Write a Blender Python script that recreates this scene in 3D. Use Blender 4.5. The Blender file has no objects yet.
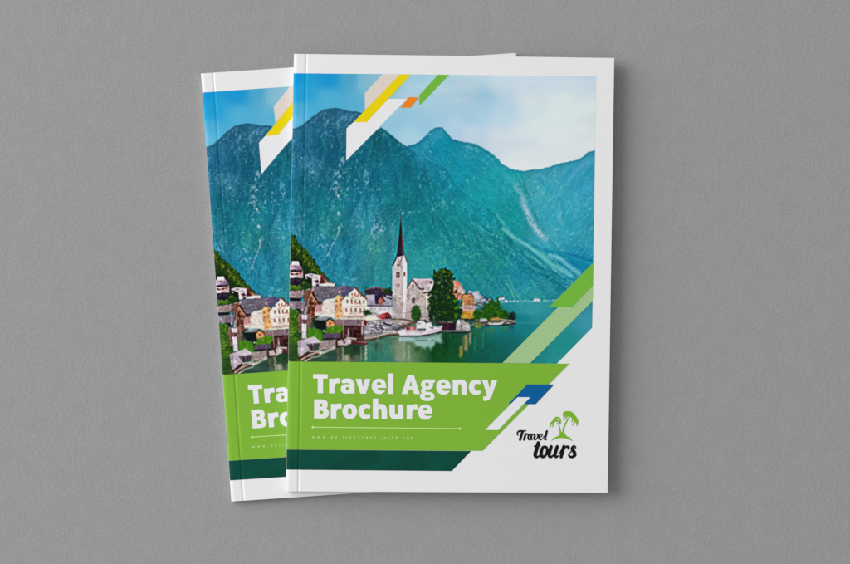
import bpy, math, random
import numpy as np
from mathutils import Vector

# ------------------------------------------------------------------ camera
scene = bpy.context.scene
CAM_H = 1.20                       # metres above the table
FRAME_W = 0.558                    # metres of table seen across the frame
cam_d = bpy.data.cameras.new("camera")
cam_d.sensor_width = 36.0
cam_d.lens = 36.0 * CAM_H / FRAME_W
cam_d.clip_start = 0.05
cam_d.clip_end = 60.0
cam = bpy.data.objects.new("camera", cam_d)
cam.location = (0, 0, CAM_H)
cam.rotation_euler = (0, 0, 0)
scene.collection.objects.link(cam)
scene.camera = cam
scene.render.resolution_x = 1024
scene.render.resolution_y = 679

# ------------------------------------------------------------------ light
world = bpy.data.worlds.new("World")
scene.world = world
world.use_nodes = True
wbg = world.node_tree.nodes["Background"]
wbg.inputs[0].default_value = (0.985, 0.99, 1.0, 1)
wbg.inputs[1].default_value = 0.465


def area_light(name, loc, target, size, power, color=(1, 1, 1)):
    d = bpy.data.lights.new(name, 'AREA')
    d.shape = 'DISK'
    d.size = size
    d.energy = power
    d.color = color
    o = bpy.data.objects.new(name, d)
    o.location = loc
    o.rotation_euler = (Vector(target) - Vector(loc)).to_track_quat('-Z', 'Y').to_euler()
    scene.collection.objects.link(o)
    return o


area_light("softbox", (-4.2, 1.75, 2.25), (0, 0, 0), 5.2, 340.0, (1.0, 0.995, 0.985))
scene.view_settings.view_transform = 'Standard'
scene.view_settings.look = 'None'
scene.view_settings.exposure = 0.0
scene.view_settings.gamma = 1.0

# ------------------------------------------------------------------ helpers
rng = np.random.RandomState(7)
random.seed(3)
REF = 0.93                         # light reaching the print: paper 0.80 reads 224


def s2l(c):
    c = np.asarray(c, dtype=np.float64) / 255.0
    return np.where(c <= 0.04045, c / 12.92, ((c + 0.055) / 1.055) ** 2.4)


def ink(c):
    return tuple(np.clip((s2l(c) - .004) / REF, 0.001, 0.85)) + (1.0,)


def tag(o, label=None, cat=None, group=None, kind=None):
    for k, v in (("label", label), ("category", cat), ("group", group), ("kind", kind)):
        if v:
            o[k] = v
    return o


def smooth_noise(shape, cell, seed, aspect=1.0, angle=0.0):
    """value noise 0..1 on the print canvas, cell in canvas pixels"""
    h, w = shape
    yy, xx = np.mgrid[0:h, 0:w].astype(np.float64)
    ca, sa = math.cos(angle), math.sin(angle)
    u = (xx * ca + yy * sa) / (cell * aspect)
    v = (-xx * sa + yy * ca) / cell
    u -= u.min(); v -= v.min()
    r = np.random.RandomState(seed).rand(int(v.max()) + 3, int(u.max()) + 3)
    iu, iv = u.astype(int), v.astype(int)
    fu, fv = u - iu, v - iv
    fu = fu * fu * (3 - 2 * fu); fv = fv * fv * (3 - 2 * fv)
    return (r[iv, iu] * (1 - fu) * (1 - fv) + r[iv, iu + 1] * fu * (1 - fv)
            + r[iv + 1, iu] * (1 - fu) * fv + r[iv + 1, iu + 1] * fu * fv)


def fbm(shape, cell, seed, octaves=4, aspect=1.0, angle=0.0, gain=0.55):
    a, s, t = 1.0, 0.0, 0.0
    out = 0
    for k in range(octaves):
        out = out + a * smooth_noise(shape, max(cell / 2 ** k, 1.0), seed + 17 * k, aspect, angle)
        t += a
        a *= gain
    return out / t


# ------------------------------------------------------------------ the printed lake picture
S = 2.4                            # print samples per design unit
X0, Y0, X1, Y1 = 284.0, 70.0, 602.0, 368.0
CH, CW = int((Y1 - Y0) * S), int((X1 - X0) * S)
GY, GX = np.mgrid[0:CH, 0:CW]
PX = X0 + (GX + 0.5) / S
PY = Y0 + (GY + 0.5) / S
IMG = np.zeros((CH, CW, 3))
SH = (CH, CW)


def field(points, power=3.0):
    """smooth colour field through (x, y, r, g, b) samples of the print"""
    num = np.zeros((CH, CW, 3)); den = np.zeros((CH, CW))
    for (x, y, r, g, b) in points:
        w = 1.0 / (((PX - x) ** 2 + (PY - y) ** 2 + 30.0) ** (power / 2))
        den += w
        num += w[..., None] * np.array([r, g, b], float)
    return num / den[..., None]


def poly_sd(P, x, y):
    """signed distance, positive inside"""
    n = len(P)
    d = np.full(x.shape, 1e9)
    inside = np.zeros(x.shape, bool)
    for i in range(n):
        ax, ay = P[i]; bx, by = P[(i + 1) % n]
        ex, ey = bx - ax, by - ay
        L = ex * ex + ey * ey + 1e-12
        t = np.clip(((x - ax) * ex + (y - ay) * ey) / L, 0, 1)
        d = np.minimum(d, np.hypot(x - ax - t * ex, y - ay - t * ey))
        c = ((ay > y) != (by > y))
        with np.errstate(divide='ignore', invalid='ignore'):
            xi = ax + (y - ay) * ex / (ey if abs(ey) > 1e-12 else 1e-12)
        inside ^= c & (x < xi)
    return np.where(inside, d, -d)


def win(x0, y0, x1, y1, pad=2.5):
    c0 = max(int((x0 - pad - X0) * S), 0); c1 = min(int((x1 + pad - X0) * S) + 1, CW)
    r0 = max(int((y0 - pad - Y0) * S), 0); r1 = min(int((y1 + pad - Y0) * S) + 1, CH)
    return slice(r0, r1), slice(c0, c1)


def blend(sl, a, col):
    a = np.clip(a, 0, 1)[..., None]
    IMG[sl] = IMG[sl] * (1 - a) + np.asarray(col, float) * a


def poly(P, col, alpha=1.0, soft=0.45, rough=0.0, grain=7.0, dist=None):
    xs = [p[0] for p in P]; ys = [p[1] for p in P]
    sl = win(min(xs), min(ys), max(xs), max(ys), 3 + rough)
    if sl[0].stop <= sl[0].start or sl[1].stop <= sl[1].start:
        return
    d = poly_sd(P, PX[sl], PY[sl])
    if rough:
        d = d + (N_ED[sl] - 0.5) * rough * 2
    col = np.asarray(col, float)
    if col.ndim == 1:
        col = col[None, None, :] + ((N_GR[sl] - 0.5) * 2 * grain)[..., None]
    blend(sl, np.clip(0.5 + d / soft * 0.5, 0, 1) * alpha, col)


def line(P, col, w=1.0, alpha=1.0, soft=0.4, broken=0.0):
    P = [(p[0], p[1]) for p in P]
    xs = [p[0] for p in P]; ys = [p[1] for p in P]
    sl = win(min(xs) - w, min(ys) - w, max(xs) + w, max(ys) + w)
    x, y = PX[sl], PY[sl]
    d = np.full(x.shape, 1e9)
    for (ax, ay), (bx, by) in zip(P[:-1], P[1:]):
        ex, ey = bx - ax, by - ay
        t = np.clip(((x - ax) * ex + (y - ay) * ey) / (ex * ex + ey * ey + 1e-9), 0, 1)
        d = np.minimum(d, np.hypot(x - ax - t * ex, y - ay - t * ey))
    a = np.clip(0.5 + (w / 2 - d) / soft * 0.5, 0, 1) * alpha
    if broken:
        a = a * np.clip((N_ED[sl] - broken) * 5, 0, 1)
    blend(sl, a, col)


def rect(x0, y0, x1, y1, col, **k):
    poly([(x0, y0), (x1, y0), (x1, y1), (x0, y1)], col, **k)


def blob(x, y, rx, ry, col, alpha=1.0, rough=0.5, hard=1.2):
    sl = win(x - rx * 1.6, y - ry * 1.6, x + rx * 1.6, y + ry * 1.6)
    d = 1 - np.hypot((PX[sl] - x) / rx, (PY[sl] - y) / ry)
    d = d + (N_ED[sl] - 0.5) * rough * 2
    a = np.clip(d * hard, 0, 1) * alpha
    if rough >= 1.0:
        a = a * np.clip((N_BR[sl] - 0.37) * 4.0, 0.12, 1)
    blend(sl, a, col)


N_GR = smooth_noise(SH, 1.6, 101)
N_ED = fbm(SH, 5.0, 103, 3)
N_BR = fbm(SH, 5.0, 104, 3, aspect=1.6, angle=math.radians(100))
n_f = fbm(SH, 3.2, 105, 3)
n_m = fbm(SH, 9, 107, 4)
n_l = fbm(SH, 34, 109, 4)
n_ver = fbm(SH, 3.2, 111, 3, aspect=2.6, angle=math.radians(95))
n_slope = fbm(SH, 3.4, 113, 4, aspect=4.0, angle=math.radians(40))
n_leftsl = fbm(SH, 3.4, 115, 4, aspect=2.6, angle=math.radians(125))

# sky
sky = field([(290, 76, 0, 140, 212), (300, 95, 30, 150, 210), (292, 120, 95, 175, 220), (300, 110, 70, 165, 212),
             (330, 78, 20, 140, 205), (330, 100, 75, 165, 210), (350, 80, 70, 155, 200), (365, 82, 120, 175, 205),
             (375, 78, 130, 180, 208), (360, 100, 80, 165, 208), (418, 78, 152, 198, 220), (395, 120, 140, 190, 218),
             (420, 125, 150, 195, 220), (412, 138, 165, 203, 222), (440, 110, 160, 198, 220), (440, 88, 165, 203, 220),
             (470, 80, 180, 205, 218), (485, 98, 160, 198, 218), (480, 108, 165, 200, 220), (470, 118, 160, 198, 218),
             (505, 115, 180, 205, 218), (500, 85, 190, 210, 218), (530, 80, 196, 208, 216), (560, 80, 194, 206, 214),
             (590, 80, 190, 204, 212), (530, 100, 205, 216, 218), (560, 105, 210, 220, 218), (590, 110, 208, 216, 214),
             (520, 135, 205, 214, 220), (500, 140, 205, 214, 222), (470, 135, 190, 208, 222), (550, 150, 214, 218, 216),
             (590, 140, 212, 216, 214), (520, 160, 215, 220, 222), (455, 132, 175, 203, 224)], 3.6)
IMG[:] = sky + ((fbm(SH, 60, 201, 4, aspect=2.5) - 0.5) * 26 * np.clip((PX - 400) / 120, 0.1, 1))[..., None] \
    + ((N_GR - 0.5) * 3)[..., None]
cl = np.clip((fbm(SH, 40, 203, 4, aspect=3.0) - 0.52) * 4, 0, 1) * np.clip((PX - 345) / 40, 0, 1) * np.clip((125 - PY) / 30, 0, 1)
IMG[:] = IMG * (1 - 0.35 * cl[..., None]) + np.array([205, 214, 220]) * 0.35 * cl[..., None]

IMG[:] = IMG + np.array([4, 6, -2]) * np.clip((460 - PX) / 120, 0, 1)[..., None] + np.array([4, 7, 12]) * np.clip((PX - 470) / 60, 0, 1)[..., None]
# mountains
mcol = field([(295, 150, 32, 98, 132), (320, 125, 44, 105, 138), (340, 128, 36, 96, 128), (310, 150, 22, 92, 128),
              (310, 163, 48, 118, 148), (300, 190, 14, 108, 134), (295, 220, 26, 118, 148), (310, 215, 4, 112, 132),
              (345, 180, 12, 104, 128), (330, 150, 22, 92, 122), (380, 145, 0, 100, 118), (400, 165, 6, 106, 126),
              (370, 190, 10, 106, 130), (400, 200, 8, 112, 128), (420, 190, 4, 118, 136), (345, 250, 22, 115, 145),
              (320, 255, 12, 106, 138), (330, 225, 26, 122, 130), (370, 220, 32, 122, 142), (375, 245, 46, 135, 140),
              (400, 262, 26, 136, 148), (430, 255, 16, 134, 148), (430, 225, 4, 122, 136), (460, 240, 8, 124, 138),
              (480, 218, 8, 134, 148), (460, 275, 10, 122, 142), (500, 285, 14, 118, 142), (520, 280, 10, 116, 146),
              (500, 250, 10, 134, 144), (480, 260, 12, 130, 140), (530, 295, 28, 134, 150), (440, 145, 0, 132, 162), (436, 134, 40, 138, 172),
              (425, 148, 24, 130, 165), (460, 170, 8, 140, 166), (475, 200, 14, 148, 164), (470, 152, 22, 142, 170),
              (500, 185, 22, 150, 160), (515, 178, 30, 158, 178), (540, 190, 50, 160, 180), (580, 180, 40, 150, 186),
              (560, 220, 38, 156, 182), (590, 240, 38, 150, 176), (580, 258, 8, 128, 168), (540, 260, 22, 138, 158),
              (592, 160, 42, 145, 180), (545, 175, 50, 155, 185), (505, 215, 12, 140, 148), (545, 240, 50, 160, 182)], 4.0)


def ridge_poly(pts, bottom):
    return list(pts) + [(pts[-1][0], bottom), (pts[0][0], bottom)]


sk_right = [(500, 172), (513.6, 170), (524, 171), (531, 169.8), (539.7, 169.5), (549, 167), (560, 163.5), (566, 162.4), (573, 160.7),
            (578, 159.5), (582.5, 157), (588, 152.3), (594, 150.3), (602, 149)]
sk_mid = [(404, 147), (410, 145.5), (415.8, 144), (419, 142), (422.9, 138.4), (430, 131.3), (435, 127.9), (439, 127), (443, 128), (446.8, 133),
          (453, 139.3), (462, 142), (470, 143), (474.3, 143.7), (480, 146.4), (491.3, 153.5), (497, 158), (502, 164), (511, 169), (522, 171.5),
          (528, 190), (540, 225), (560, 250), (602, 262)]
sk_sec = [(350, 150), (365, 141), (376, 131), (381, 127.5), (391, 134.8), (401.6, 143.7), (410.5, 148.5), (420, 156), (430, 161), (446, 168.5),
          (452, 181), (460, 190), (470, 197), (494, 214), (510, 236), (525, 247), (545, 266), (560, 284), (575, 297), (602, 304)]
sk_left = [(284, 133), (293, 128.8), (298, 127.5), (302.7, 124.6), (311.6, 117.6), (318.7, 112.2), (323, 109.8), (330, 108.6), (337, 108.2), (345, 109.8), (351, 111.6),
           (356, 111.2), (362, 113), (372, 128), (378, 150), (380, 200), (370, 330)]


def mount(sk, tint, amp, tex, rough=0.8, bottom=306):
    xs = [p[0] for p in sk]; ys = [p[1] for p in sk]
    P = ridge_poly(sk, bottom)
    sl = win(min(xs), min(ys), max(xs), bottom, 4)
    d = poly_sd(P, PX[sl], PY[sl]) + (N_ED[sl] - 0.5) * rough * 1.6
    col = mcol[sl] * tint + ((tex[sl] - 0.5) * amp)[..., None] * np.array([0.9, 1.0, 0.95]) \
        + ((n_m[sl] - 0.5) * amp * 0.5)[..., None] * np.array([0.8, 1, 0.9])
    # darker thin crest where trees stand against the sky
    crest = np.exp(-np.clip(d, 0, 50) / 2.0)[..., None]
    col = col * (1 - 0.12 * crest)
    blend(sl, np.clip(0.5 + d / 0.6 * 0.5, 0, 1), col)


tx_soft = 0.5 * n_f + 0.5 * n_m
mount(sk_right, 0.97, 16, 0.55 * fbm(SH, 12, 119, 4, aspect=2.5, angle=math.radians(-50)) + 0.45 * n_f)
mount(sk_mid, 0.98, 18, 0.6 * n_slope + 0.4 * n_f)
mount(sk_sec, 0.98, 26, 0.5 * n_leftsl + 0.5 * n_f)
mount(sk_left, 0.98, 28, 0.5 * n_ver + 0.5 * n_f)

# relief of forest and rock: light from the upper left of the pictured valley
def relief(cell, seed, octs, aspect, ang, dx, dy):
    n = fbm(SH, cell, seed, octs, aspect, math.radians(ang), .6)
    e = n - np.roll(np.roll(n, dy, 0), dx, 1)
    return np.clip(e / (e.std() * 2.2), -1.2, 1.2)


inL = poly_sd(ridge_poly(sk_left, 306), PX, PY)
inS = poly_sd(ridge_poly(sk_sec, 306), PX, PY)
inM = poly_sd(ridge_poly(sk_mid, 306), PX, PY)
inR = poly_sd(ridge_poly(sk_right, 306), PX, PY)
wL = np.clip(inL / 2, 0, 1)
wS = np.clip(inS / 2, 0, 1) * (1 - wL)
wM = np.clip(inM / 2, 0, 1) * (1 - wL) * (1 - wS)
wR = np.clip(inR / 2, 0, 1) * (1 - wL) * (1 - wS) * (1 - wM)
wLow = wS * np.clip((PX - 385) / 60, 0, 1) * np.clip((PY - 195) / 50, 0, 1)
crag = relief(16, 401, 5, 2.4, 98, 3, 1); crag2 = relief(7, 403, 4, 1.8, 80, 2, 1)
tree = relief(4.5, 405, 3, 1.5, 75, 1, 2); tree2 = relief(6.5, 407, 3, 2.4, 50, 2, -1)
slope = relief(13, 409, 4, 4.0, 42, 2, -3); face = relief(15, 411, 5, 2.2, -52, 3, 2)
clump = relief(8.5, 421, 4, 1.3, 80, 2, 2); clump2 = relief(5.5, 423, 3, 1.2, 20, 1, 2); clump3 = relief(10, 425, 4, 1.5, 50, 3, -2)
busy = np.clip((fbm(SH, 26, 427, 3) - .34) * 3.2, .25, 1.25)
rel = wL * (crag * .50 + clump * .62 * busy + clump2 * .38 * busy) + (wS - wLow) * (crag * .30 + clump * .60 * busy + clump2 * .48 * busy) \
    + wLow * (slope * .22 + clump3 * .46 * busy + clump * .44 * busy + clump2 * .52) + wM * (slope * .34 + clump * .34 * busy + clump2 * .22) \
    + wR * (face * .44 + clump * .34 * busy + clump2 * .12)
rel = rel * .50
up, dn = np.clip(rel, 0, 1.4)[..., None], np.clip(-rel, 0, 1.4)[..., None]
hi = np.where((wLow > .3)[..., None], np.array([84, 178, 166]), np.array([98, 166, 186])) * np.ones(IMG.shape)
IMG[:] = IMG * (1 - .56 * np.clip(up, 0, 1.3)) + hi * .56 * np.clip(up, 0, 1.3)
IMG[:] = IMG * (1 - .46 * dn) + np.array([0, 72, 98]) * .46 * dn
shade = (fbm(SH, 46, 413, 3, aspect=1.8, angle=math.radians(110)) - .5) * (wL + wS * .8 + wM * .5 + wR * .4)
IMG[:] = IMG * (1 + shade[..., None] * .42)
grn = np.clip((fbm(SH, 12, 415, 3, aspect=2.2, angle=math.radians(40)) - .5) * 5, 0, 1) * (wLow * .9 + wM * .3 + wS * .15)
IMG[:] = IMG * (1 - .30 * grn[..., None]) + np.array([30, 150, 122]) * .30 * grn[..., None]

# thin broken pale lines: rock ledges and tree tops catching light
def threads(cell, seed, aspect, ang, width, octs=3):
    n = fbm(SH, cell, seed, octs, aspect, math.radians(ang), .5)
    g = np.exp(-((n - .5) / width) ** 2)
    brk = np.clip((fbm(SH, 7, seed + 3, 3) - .42) * 6, 0, 1)
    return g * brk


def overlay(a, c):
    a = np.clip(a, 0, 1)[..., None]
    IMG[:] = IMG * (1 - a) + np.asarray(c, float) * a


reg = np.clip((fbm(SH, 30, 431, 3) - .38) * 4.5, .12, 1)
t1 = threads(12, 433, 1.9, 92, .028); t2 = threads(8, 435, 1.4, 60, .035); t3 = threads(9, 437, 2.4, 45, .035); t4 = threads(14, 439, 3.2, 38, .03)
overlay(wL * (t1 * .65 + t2 * .50) * reg, (116, 172, 198))
calm = np.clip(1 - np.exp(-(((PX - 400) / 26) ** 2 + ((PY - 172) / 24) ** 2)) * .8, 0, 1)
overlay((wS - wLow) * (t1 * .60 + t2 * .62) * reg * calm, (100, 176, 196))
overlay(wLow * (t2 * .60 + t3 * .60) * np.clip(reg + .15, 0, 1), (78, 180, 174))
overlay(wM * (t4 * .45 + t3 * .25) * reg, (96, 182, 186))
overlay(wR * (t2 * .30 + threads(16, 441, 2.2, -55, .03) * .40), (124, 190, 206))
dk1 = np.clip((.44 - fbm(SH, 15, 443, 4, 1.7, math.radians(95))) * 7, 0, 1); dk2 = np.clip((.44 - fbm(SH, 9, 445, 3, 2.4, math.radians(42))) * 7, 0, 1)
overlay(wL * dk1 * .34 + (wS - wLow) * dk1 * .22, (0, 76, 112)); overlay(wLow * dk2 * .42, (0, 98, 116)); overlay(wM * dk2 * .22, (0, 118, 146)); overlay(wR * dk1 * .2, (6, 128, 172))
overlay(wR * .16 + wM * .05, (110, 186, 196))
hz = np.clip((PY - 185) / 110, 0, 1)
overlay((wL + wS) * hz * .24, (66, 168, 178))
crown = np.exp(-(((PX - 388) / 22) ** 2 + ((PY - 152) / 18) ** 2)) * wS + np.exp(-(((PX - 330) / 20) ** 2 + ((PY - 150) / 14) ** 2)) * wL
overlay(crown * .30, (0, 82, 108))
overlay(np.exp(-(((PX - 410) / 60) ** 2 + ((PY - 268) / 18) ** 2)) * .22 * wS, (60, 160, 160))

# dark hollows of the left mountain
for (x, y, rx, ry, a) in ((330, 158, 14, 16, .45), (316, 140, 10, 9, .3), (298, 165, 7, 14, .35), (352, 205, 10, 14, .3), (400, 175, 16, 14, .25),
                          (385, 150, 10, 12, .25), (322, 180, 16, 8, .3), (328, 262, 10, 12, .25), (440, 222, 16, 9, .2)):
    blob(x, y, rx, ry, (0, 78, 112), a, 0.5, 0.9)
for (x, y, rx, ry) in ((310, 164, 8, 7), (322, 132, 9, 7), (346, 117, 9, 5), (337, 122, 6, 8), (365, 172, 5, 4), (380, 165, 10, 5), (357, 226, 6, 3.5), (300, 222, 5, 8)):
    blob(x, y, rx, ry, (105, 150, 178), 0.42, 1.3, 1.2)
# green meadows on the cliff
for (x, y, rx, ry, a) in ((375, 246, 9, 7, .6), (328, 222, 7, 10, .3), (330, 235, 5, 8, .35), (345, 195, 6, 5, .3), (445, 262, 14, 6, .4), (455, 250, 10, 5, .3),
                          (480, 180, 8, 14, .15), (490, 262, 12, 8, .22), (505, 290, 7, 10, .25), (470, 254, 14, 3, .35), (425, 258, 10, 4, .3)):
    blob(x, y, rx, ry, (92, 178, 140), a * .8, 1.3, 1.0)
# pale rock gully
for (x, y, rx, ry, a) in ((343, 159, 3.2, 4, .75), (341, 166, 3.6, 4.5, .85), (338, 175, 4, 5, .75), (336, 184, 3, 4, .6), (335, 191, 4.4, 5.5, .9), (337, 196, 3, 4, .75),
                          (340, 204, 1.6, 4, .5), (339, 214, 3, 3.5, .75), (340, 226, 3.4, 3.4, .8), (334, 242, 1.6, 6, .4), (329, 254, 2, 5, .5), (326, 250, 4, 8, .25)):
    blob(x, y, rx, ry, (150, 180, 198), a * .55, 1.05, 1.1)
blob(334, 189, 2.6, 3.4, (214, 196, 186), .55, 1.0, 1.6)
blob(337, 196, 2.0, 2.4, (214, 208, 204), .5, 1.0, 1.6)
line([(340, 229), (336, 238), (332, 246), (327, 256)], (150, 180, 205), 1.6, .6, .8, .35)
for (x, y, rx, ry, a) in ((376, 229, 7, 6, .75), (373, 236, 6, 6, .5), (383, 232, 3, 5, .45), (361, 227, 4, 3, .6), (401, 212, 2.6, 2.4, .9), (410, 214, 6, 2.2, .5), (418, 213, 3, 2, .4),
                          (393, 229, 2, 3, .35), (437, 225, 2, 4, .35), (447, 243, 2.5, 4, .35), (452, 202, 2.4, 2.2, .5), (300, 205, 3, 7, .3), (372, 190, 3, 3, .35), (366, 176, 3, 4, .4)):
    blob(x, y, rx, ry, (140, 180, 204), a * .7, 1.2, 1.2)
# pale chutes and ridge lines at the right
line([(516, 186), (522, 196), (524, 205), (528, 214), (533, 225), (540, 234), (546, 238)], (128, 182, 200), 4.2, .75, 2.4, .30)
line([(524, 205), (530, 219), (539, 232)], (165, 190, 208), 2.4, .6, 1.5, .36)
line([(522, 196), (516, 184), (508, 178)], (80, 170, 175), 3, .35, 2.4)
for P, c, w, a in (([(497, 215), (510, 233), (524, 246), (541, 253), (552, 264), (570, 272)], (92, 178, 186), 1.8, .7),
                   ([(520, 243), (540, 250), (555, 262), (574, 277)], (110, 188, 200), 1.2, .55),
                   ([(555, 255), (566, 262), (580, 272)], (100, 178, 205), 1.8, .6),
                   ([(545, 268), (560, 270), (570, 276)], (70, 160, 190), 1.2, .5),
                   ([(500, 226), (515, 246), (531, 262), (545, 274), (560, 292)], (0, 92, 124), 2.0, .45),
                   ([(530, 246), (552, 252), (575, 256), (594, 262)], (0, 104, 150), 3.6, .45),
                   ([(560, 262), (575, 264), (594, 270)], (0, 108, 155), 3.0, .4),
                   ([(508, 276), (514, 290), (520, 299)], (85, 175, 160), 1.1, .6),
                   ([(495, 265), (506, 278), (524, 290), (536, 300)], (40, 150, 150), 1.4, .45),
                   ([(470, 232), (482, 246), (500, 262), (520, 275)], (30, 145, 150), 1.3, .4),
                   ([(515, 262), (532, 277), (548, 296)], (8, 92, 128), 2.2, .4),
                   ([(560, 206), (558, 216), (563, 224)], (110, 178, 205), 3, .35),
                   ([(588, 160), (575, 172), (569, 180)], (95, 165, 205), 3.6, .45),
                   ([(575, 195), (578, 208), (574, 216)], (90, 170, 198), 3.0, .3),
                   ([(466, 146), (472, 149), (478, 151)], (120, 178, 200), 2.0, .5),
                   ([(445, 170), (452, 183), (462, 196), (474, 208)], (0, 118, 128), 2.6, .4),
                   ([(540, 180), (560, 200), (570, 230)], (0, 135, 175), 4, .25)):
    line(P, c, w, a, 1.6, .22)

for (x, y, rx, ry, a, c) in ((335, 190, 5, 7, .95, (214, 205, 204)), (334, 191, 3, 4.5, .9, (236, 206, 192)), (338, 174, 4.5, 8, .8, (170, 190, 208)), (342, 162, 4, 6, .8, (178, 196, 216)),
                             (339, 214, 3.2, 4, .9, (205, 210, 228)), (340, 227, 3.6, 4, .9, (206, 212, 230)), (335, 183, 5, 5, .6, (150, 180, 196)), (376, 230, 9, 9, .75, (150, 184, 212)), (374, 236, 8, 5, .5, (150, 190, 200)),
                             (374, 249, 10, 6, .75, (118, 182, 146)), (372, 252, 4, 3, .5, (150, 190, 130)), (361, 226, 5, 4, .7, (120, 178, 200)), (403, 212, 3, 3.4, .9, (176, 204, 204)), (414, 213, 7, 3, .6, (110, 176, 190)),
                             (365, 176, 5, 6, .5, (96, 164, 194)), (328, 226, 6, 12, .6, (92, 166, 142)), (384, 200, 6, 5, .5, (90, 168, 180)), (374, 202, 5, 6, .4, (90, 168, 180)), (310, 163, 10, 9, .5, (92, 148, 178)),
                             (300, 131, 10, 5, .5, (90, 150, 180)), (348, 115, 9, 4.5, .6, (120, 150, 184)), (325, 130, 9, 8, .45, (84, 146, 172)), (355, 262, 14, 7, .4, (90, 170, 184)), (390, 265, 12, 8, .35, (70, 160, 160)),
                             (472, 149, 7, 3.4, .5, (130, 186, 206)), (494, 160, 7, 3, .3, (110, 180, 200)), (440, 132, 8, 5, .35, (80, 150, 190)), (560, 215, 8, 14, .35, (120, 184, 204)), (580, 185, 10, 12, .3, (96, 170, 206))):
    blob(x, y, rx, ry, np.array(c) * .86 + np.array([0, 16, 20]), a * (.50 if x < 352 else .62), 1.05, 1.0)
line([(523, 200), (526, 210), (531, 221), (537, 231), (544, 238)], (146, 184, 202), 5.5, .60, 3.0)
line([(526, 212), (532, 224), (541, 235)], (176, 194, 212), 2.4, .6, 1.6, .3)
# folds of the lower right slope: pale spurs between blue hollows
for k in range(15):
    x0, y0 = 474 + k * 6.2, 226 + k * 3.6 + (k % 3) * 4
    L = 30 + (k * 7) % 22
    P = [(x0 + L * t, y0 + L * t * (.78 - .2 * t) + math.sin(k + t * 5) * 1.4) for t in (0, .25, .5, .75, 1)]
    P = [p for p in P if p[1] < 299 and p[0] < 588]
    if len(P) > 1:
        line(P, (0, 96, 126), 2.4, .34, 2.0, .30)
        line([(px + 1.5, py - 2.4) for px, py in P], (104, 192, 188), 1.2, .50, 1.2, .38)
for k in range(11):
    x0, y0 = 424 + k * 6.0, 214 + (k * 13) % 30
    P = [(x0, y0), (x0 + 5, y0 + 10), (x0 + 13, y0 + 19), (x0 + 20, y0 + 30)]
    line(P, (0, 96, 114), 2.8, .26, 2.2, .30); line([(px + 2, py - 1) for px, py in P], (92, 182, 182), 1.2, .34, 1.2, .40)
for (P, a) in (([(322, 120), (318, 134), (322, 150), (317, 166)], .30), ([(336, 114), (333, 130), (338, 146), (334, 160)], .30), ([(306, 128), (304, 146), (309, 160), (303, 178)], .30), ([(366, 152), (360, 172), (362, 190), (352, 214)], .30),
               ([(384, 136), (388, 156), (396, 176), (398, 196)], .26), ([(350, 214), (346, 232), (352, 250), (346, 270)], .30), ([(308, 200), (312, 222), (306, 244)], .26), ([(410, 168), (416, 186), (426, 204)], .24), ([(386, 226), (390, 246), (386, 268)], .28)):
    line(P, (0, 72, 104), 5.0, a, 4.5, .2); line([(px + 4, py) for px, py in P], (100, 170, 190), 2.2, a * .9, 2.4, .34)
line([(503, 229), (515, 239), (528, 246), (541, 256), (550, 264), (571, 276)], (112, 198, 196), 3.0, .75, 1.8)
line([(550, 255), (560, 259), (571, 268), (579, 274)], (130, 198, 212), 3.0, .7, 1.8)
line([(540, 246), (556, 252), (575, 258), (592, 264)], (40, 160, 190), 1.3, .5, 1.2)
line([(506, 238), (520, 252), (536, 264), (552, 277), (562, 290)], (0, 100, 126), 2.2, .45, 1.8)
line([(516, 240), (532, 252), (548, 268), (566, 282)], (0, 112, 140), 1.4, .5, 1.2)
line([(507, 284), (511, 290), (515, 300)], (110, 190, 150), 1.2, .6, .9)
line([(496, 270), (500, 262), (508, 266)], (60, 170, 150), 1.2, .4, .9)

# lake
wcol = field([(490, 306, 60, 150, 160), (530, 305, 50, 148, 158), (575, 305, 40, 138, 150), (500, 315, 30, 132, 140), (520, 325, 20, 122, 130), (510, 340, 16, 106, 108),
              (500, 358, 14, 102, 100), (480, 345, 12, 100, 92), (480, 358, 12, 98, 94), (585, 300, 38, 135, 150), (590, 320, 60, 148, 165), (565, 345, 32, 138, 138),
              (555, 358, 40, 140, 140), (540, 350, 30, 130, 130), (465, 345, 20, 98, 84), (445, 340, 8, 66, 40), (435, 350, 6, 70, 36), (445, 358, 12, 84, 36), (455, 355, 16, 90, 60),
              (420, 350, 96, 128, 96), (405, 355, 146, 158, 138), (395, 345, 128, 146, 126), (400, 345, 118, 140, 118), (385, 345, 70, 138, 134), (372, 345, 84, 138, 130),
              (370, 358, 52, 128, 118), (385, 358, 66, 136, 138), (355, 345, 36, 56, 44), (350, 352, 44, 66, 44), (335, 356, 62, 84, 78), (325, 358, 50, 86, 78),
              (345, 360, 150, 146, 130), (300, 358, 70, 70, 60)], 4.0)
P = [(284, 320), (440, 320), (484, 305), (491, 302.6), (540, 301.6), (602, 301), (602, 370), (284, 370)]
d = poly_sd(P, PX, PY)
wv = fbm(SH, 1.6, 151, 3, aspect=5.0) - 0.5
wv2 = fbm(SH, 2.4, 153, 3, aspect=3.5, angle=math.radians(90)) - 0.5
near = np.clip((520 - PX) / 70, 0, 1)
blend((slice(None), slice(None)), np.clip(0.5 + d, 0, 1),
      wcol + (wv * 14 + wv2 * 38 * near)[..., None] * np.array([.9, 1, .9]))

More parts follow.
